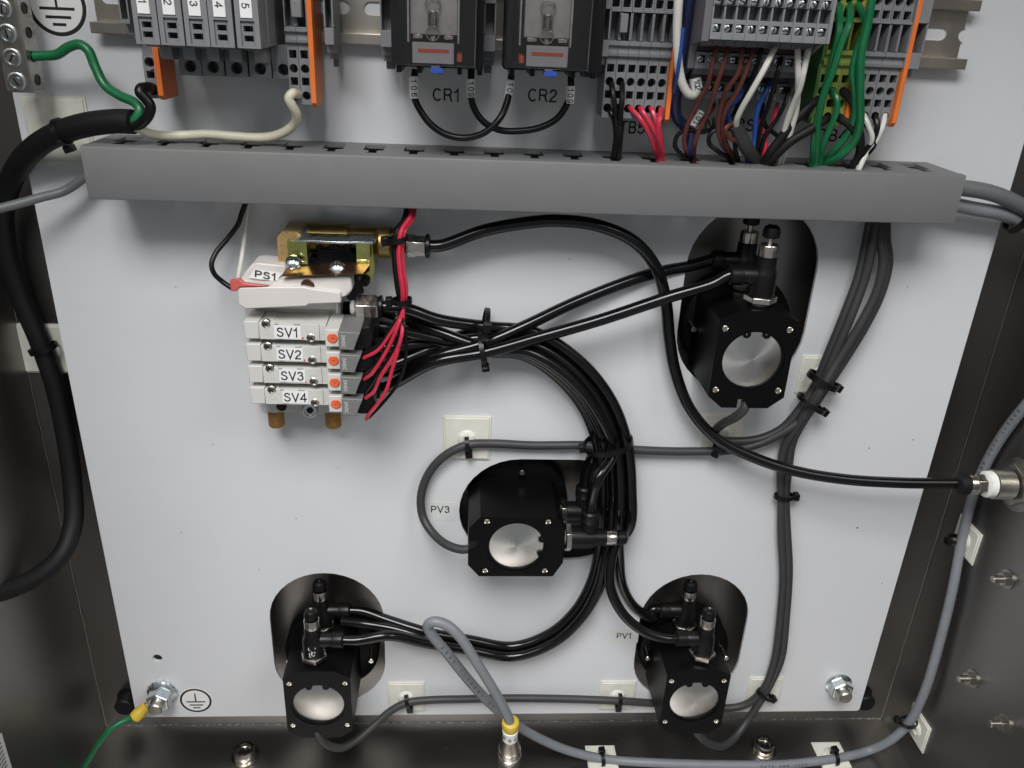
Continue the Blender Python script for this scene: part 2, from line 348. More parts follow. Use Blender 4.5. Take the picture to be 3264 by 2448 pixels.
for i in range(26):                        # weld spatter near the corner
    a = PF(random.uniform(1880, 1990), random.uniform(1575, 1630), ZF+.1) if i < 12 else PF(random.uniform(250, 1900), random.uniform(1575, 1655), ZF+.1)
    sp.lathe([(.45, 0), (.3, .3), (.05, .4)], a, (0, 1, 0), 6)
sp.build('weld_spatter', 'zinc', enc)
for px, py, nm in ((268, 1530, 0), (1872, 1521, 1)):
    a = P(px, py, -14)
    t = thing('rubber_foot', ['black round rubber stop behind the lower left panel corner', 'black round rubber stop behind the lower right panel corner'][nm], 'rubber stop', (a.x, a.y, HB), 'rubber stops behind the panel corners')
    MB().lathe([(7.2, 0), (7.2, 10.5), (6.2, 11.6), (0.5, 11.8)], (a.x, a.y, HB), EH, 28).build('pad', 'rubber', t)
    MB().lathe([(9, 0.05), (9, 0.9)], (a.x, a.y, HB), EH, 28).build('washer', 'rubber', t)

# ------------------------------------------------------------------ the white panel with its cutouts
def stadium_v(cx, z0, z1, r=39, n=18):
    return [(cx+r*math.cos(R(180*i/n)), z1-r+r*math.sin(R(180*i/n))) for i in range(n+1)]+[(cx+r*math.cos(R(180+180*i/n)), z0+r+r*math.sin(R(180+180*i/n))) for i in range(n+1)]
def stadium_h(x0, x1, cz, r=39, n=18):
    return [(x1-r+r*math.cos(R(-90+180*i/n)), cz+r*math.sin(R(-90+180*i/n))) for i in range(n+1)]+[(x0+r+r*math.cos(R(90+180*i/n)), cz+r*math.sin(R(90+180*i/n))) for i in range(n+1)]
hl = P(340, 1422, 0)
cuts = [stadium_v(141.2, 12.5, 129), stadium_v(399, 12.5, 128.5), stadium_v(398.5, 269, 386), stadium_h(231, 346, 179.5), circ(hl.x, hl.y, 3.3)]
o = MB().prism(rrect(0, 0, 540, 600, 2.5), -2.4, 0, cuts).build('mounting_panel', 'panel', bevel=0.35, at=(270, 0, -2.4))
tag(o, 'white powder coated mounting panel with four rounded cutouts', 'panel')
sp = MB()
for px, py, r_ in ((812, 758, .5), (1878, 968, .5), (1852, 1140, .7), (905, 690, .55), (1080, 1425, .4), (1972, 950, .45), (1905, 1260, .4), (180, 285, .5), (554, 736, .55), (1400, 262, .4), (1070, 263, .45), (560, 1230, .35), (392, 1150, .4), (1566, 1485, .45), (730, 1010, .3), (640, 1120, .4), (460, 960, .35), (1180, 1090, .3), (1230, 560, .4), (380, 620, .35), (1960, 620, .4)):
    q = P(px, py, 0); a = random.uniform(0, 3.1)
    sp.prism([(q.x+r_*(1.6 if i_ % 2 else .8)*math.cos(a+i_*1.05), q.y+r_*.8*math.sin(a+i_*1.05)) for i_ in range(6)], .02, .1)
o = sp.build('dust_specks', 'ink', at=(270, 100, 0)); tag(o, 'scattered tiny dark specks on the white panel', 'specks', None, 'stuff')

# ------------------------------------------------------------------ stickers on the panel
def sticker(name, label, txt, px, py, cap, w_, hh, dx=0, dz=0, ang=0, sq=1.0):
    c = P(px, py, 0); t = thing(name, label, 'label', (c.x, c.y, 0))
    MB().prism(rrect(c.x-w_/2+dx, c.y-hh/2+dz, c.x+w_/2+dx, c.y+hh/2+dz, .6, 2), .02, .14).build('tape', 'tag', t)
    MB().text(txt, cap, (c.x, c.y, .2), ang, squash=sq).build('lettering', 'ink', t)
sticker('printed_label', 'clear label reading CR1 below the left relay', 'CR1', 964, 205, 6.6, 26, 16, 0, -2, 0, 1.0)
sticker('printed_label', 'clear label reading CR2 below the right relay', 'CR2', 1172, 206, 6.6, 26, 16, 0, -2, 0, 1.0)
sticker('printed_label', 'clear label reading TB5 under the red wired terminals', 'TB5', 1366, 275, 6.6, 24, 12, 0, 0, 0, .95)
sticker('printed_label', 'clear label reading SENSORS behind the tangled sensor wires', 'SENSORS', 1556, 268, 6.6, 52, 12)
sticker('printed_label', 'clear label reading TB4 behind the green wires', 'TB4', 1800, 292, 6.6, 26, 13)
sticker('printed_label', 'clear label reading PV3 left of the middle actuator', 'PV3', 951, 1100, 5.4, 21, 14, 0, -1.6)
sticker('printed_label', 'clear label reading PV1 left of the lower right actuator', 'PV1', 1348, 1373, 5.2, 21, 13)
def earth(label, px, py, rx, lean, th):
    c = P(px, py, 0); t = thing('earth_label', label, 'label', (c.x, c.y, 0))
    MB().prism(circ(c.x, c.y, rx+.6, 40), .02, .12).build('disc', 'sticker', t)
    MB().prism(circ(c.x, c.y, rx, 40), .13, .2, [circ(c.x, c.y, rx-th, 40)]).build('ring', 'ink', t)
    b = MB(); k = rx/11
    for ww, dz in ((13, -1.2), (9.5, -4.2), (5, -6.8)): b.box(c.x-ww/2*k, c.x+ww/2*k, c.y+(dz-.52)*k, c.y+(dz+.52)*k, .13, .2)
    b.box(c.x-.45*k, c.x+.45*k, c.y-1.2*k, c.y+6.5*k, .13, .21)
    b.build('symbol', 'ink', t)
earth('round earth symbol sticker beside the lower left ground nut', 423, 1513, 11.2, 0, 1.5)
earth('large round earth symbol sticker beside the ground bar', 122, 11, 14.2, 0, 1.9)

# ------------------------------------------------------------------ DIN rail
t = thing('din_rail', 'yellowish steel DIN rail running behind the terminal blocks', 'rail', (270, 476, 0))
x0, x1 = P(203, 70, 7).x, P(2100, 80, 7).x
zb, zt_ = 460.0, 493.0
xs0 = P(2000, 70, .8).x
hol = []
for c in (P(219, 10, 1).x+10.2, P(756, 20, 1).x-10.2, P(786, 20, 1).x+10.2, P(2045, 75, 1).x-10.2):
    hol.append([(c-7+3.2*math.cos(R(90+18*i)), 476.5+3.2*math.sin(R(90+18*i))) for i in range(11)]+[(c+7+3.2*math.cos(R(-90+18*i)), 476.5+3.2*math.sin(R(-90+18*i))) for i in range(11)])
endx = x1-2
web = [(x0, zb+5)]+[(endx, zb+5)]+[(endx, 473.1)]+[(P(2070, 75, 1).x+3.4-3.4*math.sin(R(180*i/8)), 476.5-3.4*math.cos(R(180*i/8))) for i in range(9)]+[(endx, 479.9), (endx, zt_-5), (x0, zt_-5)]
b = MB().prism(web, 0.1, 1.2, hol); b.build('rail_web', 'rail', t)
MB().box(x0, x1-1, zb+4.2, zb+5.2, 1.2, 7.4).box(x0-1, x1, zb, zb+5.2, 7.4, 8.5).build('rail_flange', 'rail', t, .4)
MB().box(x0, x1-1, zt_-5.2, zt_-4.2, 1.2, 7.4).box(x0-1, x1, zt_-5.2, zt_, 7.4, 8.5).build('rail_flange', 'rail', t, .4)

# ------------------------------------------------------------------ wire duct
dx0, dx1, dz0, dz1, dh = 46.8, 487.2, 385.5, 411.3, 40.0
t = thing('wire_duct', 'long grey slotted wiring duct with its cover on', 'duct', ((dx0+dx1)/2, dz0, 0))
hs = []
slot_x = []
for i in range(21):
    sx = PF(275, 302, dz1).x+(PF(2000, 368, dz1).x-PF(275, 302, dz1).x)*i/20; slot_x.append(sx)
    hs.append([(sx-5.2, 7), (sx+5.2, 7), (sx+5.2, 22.5), (sx+2.1, 23.8), (sx+2.1, 28.6), (sx+3.0, 31), (sx-3.0, 31), (sx-2.1, 28.6), (sx-2.1, 23.8), (sx-5.2, 22.5)])
MB().prism([(dx0, 0.2), (dx1, 0.2), (dx1, 35), (dx0, 35)], dz1-2.0, dz1-.2, hs, axis='z').build('slotted_wall', 'duct', t)
MB().prism([(dx0, 0.2), (dx1, 0.2), (dx1, 35), (dx0, 35)], dz0+.2, dz0+2.0, hs, axis='z').build('slotted_wall', 'duct', t)
MB().box(dx0, dx1, dz0+2.01, dz1-2.01, .1, 1.5).build('back', 'duct', t)
MB().prism([(dz0, 34), (dz0, dh-1.2), (dz0+.35, dh-.35), (dz0+1.2, dh), (dz1-1.2, dh), (dz1-.35, dh-.35), (dz1, dh-1.2), (dz1, 34), (dz1-.16, 34), (dz1-.16, 35.2), (dz1-1.6, dh-1.5), (dz0+1.6, dh-1.5), (dz0+.16, 35.2), (dz0+.15, 34)], dx0-.3, dx1+.3, axis='x').build('cover', 'duct', t)

# ------------------------------------------------------------------ terminal blocks
ZC = 476.5
def block_mesh(w_, holes_c, holes_s, h0=8.6, hf=31, zlo=432.0, m='grey', name='terminal_block', label='', cat='terminal block', at=None, group=None, rows=True, slots=True):
    """spring clamp block: outer wings carry holes, ribs and marker slots towards the middle"""
    t = thing(name, label, cat, at, group); x, zo = at[0], 0
    x0_, x1_ = x-w_/2+.06, x+w_/2-.06; zhi = 2*ZC-zlo; b = MB()
    prof = [(zlo, 12), (zlo, hf-1), (zlo+1, hf), (460.2, hf), (460.8, hf+2), (462.2, hf+2.3), (463.2, hf+1.2), (465.2, hf+1.2), (465.8, hf+2.8), (468, hf+2.8), (468.4, hf-8), (479.6, hf-8), (480, hf+2.6), (2*ZC-zlo-26.6, hf+2.6)]
    prof += [(zhi-26, hf), (zhi-1, hf), (zhi, hf-1), (zhi, 12), (ZC+18, h0), (ZC-18, h0)]
    # side walls as one profile, with the wing front opened by holes
    loops = [rect(x-1.75, z-1.85, x+1.75, z+1.85) for z in holes_s]+[circ(x, z, 2.05, 14) for z in holes_c]
    b.prism(rect(x0_, zlo+.01, x1_, 460.2), hf-12, hf, loops, depth=10)
    b.prism([(zlo, 12), (zlo, hf-12), (460.2, hf-12), (460.2, hf), (460.8, hf+2), (462.2, hf+2.3), (463.0, hf+.9), (465.0, hf+.9), (465.6, hf+2.8), (467.6, hf+2.8), (467.9, hf-9), (480, hf-9), (480.3, hf+2.4), (481.6, hf+2.4)]+
            [(481.6, 12), (ZC+18, h0), (ZC-18, h0)], x0_, x1_, axis='x')
    up = [rect(x-1.75, z-1.85, x+1.75, z+1.85) for z in (484.2, 496.5)]+[circ(x, z, 2.05, 14) for z in (490.2, 502.6)]
    b.prism(rect(x0_, 481.61, x1_, zhi), hf-10, hf+.2, up, depth=9)
    b.box(x0_, x1_, 481.62, zhi-.01, 12, hf-10.01)
    b.build('body', m, t, .12)
    MB().box(x0_, x0_+.5, 467.95, 479.95, hf-8.9, hf+2.2).box(x1_-.5, x1_, 467.95, 479.95, hf-8.9, hf+2.2).build('divider', m, t)
    return t
HC, HS = (436.7, 449.1), (443.0, 455.2)
W5 = 5.22
xl5 = P(1296, 235, 31).x
tb5 = [xl5+W5*(i+.5)+1 for i in range(6)]
names5 = ['two black wires in its holes, leftmost of TB5', 'two black wires in its holes, second from left in TB5', 'one red wire, beside the black wired pair in TB5', 'one red wire, fourth from left in TB5', 'one red wire, fifth from left in TB5', 'one red wire, against the orange plate of TB5']
for i, x in enumerate(tb5): block_mesh(W5, HC, HS, label='grey terminal block with '+names5[i], at=(x, 476.5, 8.6), group='TB5 terminal blocks')
t = thing('end_plate', 'orange end plate at the right side of TB5', 'end plate', (tb5[-1]+W5/2+.8, 476.5, 9), 'orange end plates')
MB().prism([(430.6, 13), (430.6, 31), (432.5, 33.6), (521, 33.6), (522.4, 31), (522.4, 13), (494, 9), (459, 9)], tb5[-1]+W5/2+.1, tb5[-1]+W5/2+2.3, axis='x').build('plate', 'orange', t, .2)
o = MB().pbox(1340, 29, 1357, 71, 24, 36).build('marker', 'grey', at=P(1349, 50, 24), bevel=.4); tag(o, 'small grey blank marker clip standing in TB5', 'marker')

def end_stop(label, l, r, hf=36, group='grey end stops on the rail', zlo=452.5):
    a = P(l, 100, hf).x; c = P(r, 100, hf).x; t = thing('end_stop', label, 'end stop', ((a+c)/2, ZC, 8.6), group)
    zs = 2*ZC
    MB().prism([(zlo+1, 9), (zlo+1, hf-14), (zlo+4, hf-14), (zlo+4, hf-6), (zlo+8, hf-6), (zlo+8, hf), (467.8, hf), (468, hf-12), (481, hf-12), (481.2, hf), (zs-zlo-8, hf), (zs-zlo-8, hf-6), (zs-zlo-1, hf-6), (zs-zlo-1, 9)], a, c, axis='x').build('body', 'grey', t, .25)
    MB().box(a, a+.7, 468.05, 480.95, hf-11.95, hf-.2).box(c-.7, c, 468.05, 480.95, hf-11.95, hf-.2).build('side_rib', 'grey', t)
    MB().box(a+1, c-1, zlo-3, zlo+.95, 9, hf-18).build('foot', 'dgrey', t, .3)
end_stop('grey rail end stop just left of TB5, inner one', 1292, 1315)
end_stop('grey rail end stop beside the right relay', 1268, 1291)
end_stop('grey rail end stop between TB5 and the sensor terminals', 1478, 1508, 32)
end_stop('grey rail end stop left of the left relay', 822, 850, 34)
end_stop('narrow grey rail end stop between the two relays', 1044, 1070, 34)
end_stop('grey rail end stop right of the white wired orange plate', 702, 722, 34)
end_stop('grey rail end stop at the far right end of the terminals', 1962, 1996, 34)

# the two block group with the cream wire and its orange plate
z2 = zoom(400, 0, 2.71)
hcs = [P(*z2(1450, y), 31).y for y in (825, 592)]; hss = [P(*z2(1450, y), 31).y for y in (702, 468)]
xa = P(*z2(1455, 640), 31).x; xb = P(*z2(1552, 640), 31).x; wp = xb-xa
block_mesh(wp, hcs, hss, zlo=P(*z2(1450, 900), 31).y, label='grey terminal block with the cream wire in its bottom hole', at=(xa, 476.5, 8.6), group='lone pair of terminal blocks')
block_mesh(wp, hcs, hss, zlo=P(*z2(1450, 900), 31).y, label='grey terminal block with empty holes between cream wired block and orange plate', at=(xb, 476.5, 8.6), group='lone pair of terminal blocks')
def oplate(label, x, zlo, hf=32.5, th=2.3):
    t = thing('end_plate', label, 'end plate', (x+th/2, 476.5, 9), 'orange end plates')
    MB().prism([(zlo, 13), (zlo, hf-1.2), (zlo+2, hf+1.2), (953-zlo-2, hf+1.2), (953-zlo, hf-2.4), (953-zlo, 13), (494, 9), (459, 9)], x, x+th, axis='x').build('plate', 'orange', t, .2)
oplate('tall orange end plate beside the cream wired terminal pair', xb+wp/2+.1, P(*z2(1450, 905), 31).y-.6, 33, 2.4)
o = MB().pbox(*z2(1425, 0), *z2(1515, 150), 24, 37).build('marker', 'grey', at=P(*z2(1470, 80), 24), bevel=.4); tag(o, 'small grey blank marker clip above the cream wire', 'marker')

# TB4: green-yellow earth blocks and grey blocks
z6 = zoom(2450, 0, 2.712)
gx = [P(*z6(x, 800), 31).x for x in (460, 550, 640)]; zg = P(*z6(560, 1080), 31).y
gc = [P(*z6(560, y), 31).y for y in (1010, 790)]; gs = [P(*z6(560, y), 31).y for y in (895, 680)]
for i, x in enumerate(gx): block_mesh((gx[2]-gx[0])/2, gc, gs, zlo=zg, m='gy', name='earth_terminal', cat='earth terminal', label='green and yellow earth terminal '+['against the dark green side plate', 'in the middle of three', 'against the orange plate'][i], at=(x, 476.5, 8.6), group='green and yellow earth terminals')
t = thing('end_plate', 'dark green end plate left of the earth terminals', 'end plate', (gx[0]-4, 476.5, 9), 'green end plate')
MB().prism([(zg+1, 6), (zg+1, 30), (zg+3, 31.5), (461, 31.5), (463, 33), (490, 33), (492, 31), (953-zg-3, 31), (953-zg, 29), (953-zg, 13), (494, 9), (459, 9)], gx[0]-W5/2-1.6, gx[0]-W5/2-.1, axis='x').build('plate', 'gyd', t, .2)
oplate('orange end plate between earth terminals and grey blocks', gx[2]+W5/2+.1, zg, 32.5, 2.0)
kx = [P(*z6(x, 900), 31).x for x in (765, 852, 942, 1030)]; zk = P(*z6(1000, 1085), 31).y
kc = [P(*z6(950, y), 31).y for y in (1005, 790)]; ks = [P(*z6(950, y), 31).y for y in (895, 680)]
for i, x in enumerate(kx): block_mesh((kx[3]-kx[0])/3, kc, ks, zlo=zk, label='grey TB4 terminal block '+['mostly hidden behind the thick green wire', 'with a white wire next to the green wires', 'with a black wire between two white wired blocks', 'with a white wire against the right orange plate'][i], at=(x, 476.5, 8.6), group='TB4 grey terminal blocks')
oplate('orange end plate at the far right of the terminals', kx[3]+(kx[3]-kx[0])/6+.1, zk-.4, 33, 2.2)

# fuse blocks 1..5
zf1 = P(465, 165, 25).y; pf = 10.75
lx = [P(x, 60, 60).x for x in (316, 370, 425, 478, 535)]
lw = (lx[4]-lx[0])/4; zl = P(425, 100, 60).y
def yz(y, h): return P(*z2(600, y), h).y
fuse0 = None
for i, x in enumerate(lx):
    at = (x, 476.5, 8.6); t = thing('fuse_terminal', 'grey fuse terminal with lever marked %d, %s' % (i+1, ['leftmost of the five', 'second from the left', 'middle of the five', 'fourth from the left', 'rightmost of the five'][i]), 'fuse terminal', at, 'fuse terminals with numbered levers')
    hw = lw/2-.35; cx = x+9.5*0
    bx = P([411, 460, 511, 562, 612][i], 147, 25).x; bw = 5.2
    zc_ = P(511, 147, 25).y
    MB().prism(rect(bx-bw, zf1, bx+bw, 459), 10, 25, [circ(bx, zc_, 2.7, 16)], depth=11).build('clamp_body', 'grey', t, .2)
    MB().box(x-hw+.3, x+hw-.3, 459.05, 500, 9, 40).build('base', 'grey', t, .2)
    sl = [rect(x-2.1, yz(340, 58.9), x+2.0, yz(288, 58.9)), rect(x-2.1, yz(255, 58.9), x+2.0, yz(203, 58.9))]
    MB().prism(rect(x-hw, zl, x+hw, 500), 41, 58.8, sl, depth=8).prism(rect(x-hw, zl, x+hw, 500), 58.81, 60, [rect(x-3.1, yz(380, 58), x+3.0, yz(160, 58))]).build('lever', 'grey', t)
    MB().prism([(zl-.5, 41), (zl-1.6, 44), (zl-1.6, 47), (zl-.3, 52), (zl-.02, 58), (zl-.02, 41)], x-hw+.2, x+hw-2.2, axis='x').build('hinge', 'dgrey', t, .3)
    MB().prism([(451.5, 25.1), (450.8, 29), (451.2, 33.5), (453.0, 35.2), (455, 35.6), (458.9, 35.6), (458.9, 25.1)], x-hw+1.0, x+hw-3.4, axis='x').build('lever_tab', 'grey', t, .3)
    mk = MB().box(x-2.6, x+2.5, yz(135, 60), 498, 60.02, 60.5).build('marker', 'sticker', t)
    MB().text(str(i+1), 3.4, (x-.1, yz(30, 60.5), 60.6), -90).build('number', 'ink', mk)
# end bracket left, and the lower black wired block with its orange plate
end_stop('dark grey end bracket left of fuse terminal 1', 268, 288, 40, 'grey end stops on the rail', 458)
z1 = zoom(0, 0, 2.71)
xq = P(*z1(1310, 700), 28).x; wq = 6.2
zq = P(*z1(1310, 850), 28).y
t = thing('terminal_block', 'grey terminal block with the black supply wire under fuse terminal 1', 'terminal block', (xq, 460, 9), 'lone black wired terminal block')
MB().prism(rect(xq-wq/2, zq, xq+wq/2, 452), 10, 28, [circ(xq, P(*z1(1310, 775), 28).y, 2.4, 14), rect(xq-1.9, P(*z1(1310, 680), 28).y, xq+1.6, P(*z1(1310, 615), 28).y), circ(xq, P(*z1(1300, 540), 28).y, 2.3, 14)], depth=10).build('body', 'grey', t, .2)
MB().box(xq-wq/2+.1, xq+wq/2-.1, 452.05, 470, 9, 27).build('rear_body', 'grey', t)
t = thing('end_plate', 'short orange end plate beside the black supply wire', 'end plate', (xq+wq/2+1.2, 455, 9), 'orange end plates')
MB().prism([(zq-.4, 9), (zq-.4, 28), (zq+1.6, 31), (456, 31), (456, 9)], xq+wq/2+.1, xq+wq/2+2.7, axis='x').build('plate', 'orange', t, .3)
t = thing('end_plate', 'grey end plate right of fuse terminal 5', 'end plate', (lx[4]+lw/2+8, 470, 9), 'grey end plate')
xe = P(*z2(1300, 600), 25).x
MB().prism([(zf1, 10), (zf1, 20), (zf1+3, 25), (458, 27), (462, 40), (500, 40), (500, 10)], xe-1.6, xe, axis='x').build('plate', 'dgrey', t, .2)
MB().box(lx[4]+lw/2, xe-1.65, 459, 500, 10, 44).build('side_block', 'grey', t, .4)

# three level sensor terminals
z5 = zoom(2150, 0, 3.687)
H1, H2, H3 = 60, 41, 24
sx1 = [P(*z5(490+137.8*i, 345+4*i), H1).x for i in range(10)]
wS = (sx1[9]-sx1[0])/9
def zy(y, h): return P(*z5(1100, y), h).y
scr = [('top', H1, zy(30, H1)), ('top', H1, zy(355, H1)), ('mid', H2, zy(725, H2)), ('low', H3, zy(1050, H3))]
z1b = zy(490, H1); z1t = zy(250, H1); zsl = zy(160, H1); zr1 = zy(85, H1)
z2b, z2t = zy(840, H2), zy(640, H2); z3b, z3t = zy(1180, H3), zy(980, H3)
sens_lab = ['leftmost of ten in the sensor bank', 'second from the left in the sensor bank', 'third from the left in the sensor bank', 'fourth from the left in the sensor bank', 'fifth from the left in the sensor bank', 'sixth from the left in the sensor bank', 'seventh from the left in the sensor bank', 'eighth from the left in the sensor bank', 'ninth, second from the right in the sensor bank', 'rightmost of ten in the sensor bank']
SENS = None
def sens_block(x):
    at = (x, ZC, 9); t = thing('sensor_terminal', '', 'terminal block', at, 'three level sensor terminals'); hw = wS/2-.06
    sq = lambda zc, dx=.35, r=1.75: rect(x-r+dx, zc-r, x+r+dx, zc+r)
    MB().prism(rect(x-hw, z1b, x+hw, z1t), H1-9, H1, [sq(scr[1][2])], depth=5).build('upper_clamp', 'grey', t, .15)
    MB().box(x-hw, x-hw+.8, z1t+.02, zr1-.02, H1-9, H1-.6).box(x-hw+.8, x+hw, z1t+.02, zr1-.02, H1-9, H1-7).build('marker_groove', 'grey', t)
    MB().prism(rect(x-hw, zr1, x+hw, 500), H1-9, H1, [sq(scr[0][2])], depth=5).build('upper_clamp', 'grey', t, .15)
    MB().box(x-hw, x+hw, z1b-.6, 500, 9, H1-9.02).build('core', 'dgrey', t)
    MB().prism(rect(x-hw, z2b, x+hw, z2t), 12, H2, [sq(scr[2][2])], depth=5).build('middle_clamp', 'grey', t, .15)
    MB().prism(rect(x-hw, z3b, x+hw, z3t), 9, H3, [sq(scr[3][2])], depth=5).build('lower_clamp', 'grey', t, .15)
    MB().box(x-hw, x+hw, z2t+.02, z1b-.62, 9, H2-4).build('step', 'dgrey', t)
    MB().box(x-hw, x+hw, z3t+.02, z2b-.02, 9, H3-3).build('step', 'dgrey', t)
    MB().prism([(z1b-.6, H1-12), (z1b-3.0, H1-13), (z1b-3.6, H1-15.5), (z1b-.6, H1-19)], x-hw, x+hw, axis='x').build('lip', 'dgrey', t, .2)
    MB().prism([(z2b-.1, H2-2), (z2b-2.8, H2-4), (z2b-3.2, H2-7), (z2b-.1, H2-10)], x-hw, x+hw, axis='x').build('lip', 'dgrey', t, .2)
    for k, (_, hh, zc) in enumerate(scr):
        a = random.uniform(0, 180); dx = -.55; s = MB().lathe([(1.65, 0), (1.65, 2.2), (1.4, 2.6), (1.0, 2.75)], (x+dx, zc, hh-2.6), EH, 16)
        so = s.build('screw', 'zinc', t)
        e1 = Vector((math.cos(R(a)), math.sin(R(a)), 0)); e2 = Vector((-math.sin(R(a)), math.cos(R(a)), 0))
        MB().fbox((x+dx, zc, hh+.16), e1, e2, EH, 1.35, .27, .06).build('slot', 'black', so)
    return t
S0 = sens_block(sx1[0])
for i, x in enumerate(sx1):
    o = S0 if i == 0 else copy_tree(S0)
    place(o, (x, ZC, 9), 'three level grey screw terminal, '+sens_lab[i])
    if i:
        for ch in kids(o):
            if ch.name.startswith('screw'):
                a = random.uniform(0, math.pi); g = kids(ch)[0]
                c = Vector(ch.data.vertices[0].co)
                ctr = sum((v.co for v in ch.data.vertices), Vector())/len(ch.data.vertices)
                g.matrix_local = Matrix.Translation(ctr) @ Matrix.Rotation(a, 4, 'Y') @ Matrix.Translation(-ctr)
xa_, xb_ = sx1[0]-wS*1.1, sx1[9]+wS*.3
o = MB().box(xa_, xb_, zy(640, H2)+.2, zy(560, H2)+.3, H2-3.8, H2-1.2).build('jumper_bar', 'maroon', bevel=.3, at=(sx1[4], z2t, H2)); tag(o, 'dark red jumper bar under the upper screw row', 'jumper bar', 'dark red jumper bars')
o = MB().box(xa_+1, xb_-8, zy(985, H3)+.2, zy(900, H3)+.2, H3-2.8, H3-.6).build('jumper_bar', 'maroon', bevel=.3, at=(sx1[4], z3t, H3)); tag(o, 'dark red jumper bar under the middle screw row', 'jumper bar', 'dark red jumper bars')
t = thing('end_plate', 'dark grey end plate left of the sensor terminals', 'end plate', (sx1[0]-wS, ZC, 9), 'sensor bank end plates')
MB().prism([(z3b, 9), (z3b, H3), (z3t, H3), (z2b-1, H2-6), (z2b, H2), (z2t, H2), (z1b-3, H2+2), (z1b-1, H1), (500, H1), (500, 9)], sx1[0]-wS*.5-3.5, sx1[0]-wS*.5-.1, axis='x').build('plate', 'dgrey', t, .3)
t = thing('end_plate', 'grey end plate right of the sensor terminals', 'end plate', (sx1[9]+wS, ZC, 9), 'sensor bank end plates')
MB().prism([(z3b+2, 9), (z3b+2, H3), (z2b, H2-2), (z2t, H2), (z1b, H1-6), (z1b, H1), (500, H1), (500, 9)], sx1[9]+wS*.5+.1, sx1[9]+wS*.5+1.8, axis='x').build('plate', 'grey', t, .2)

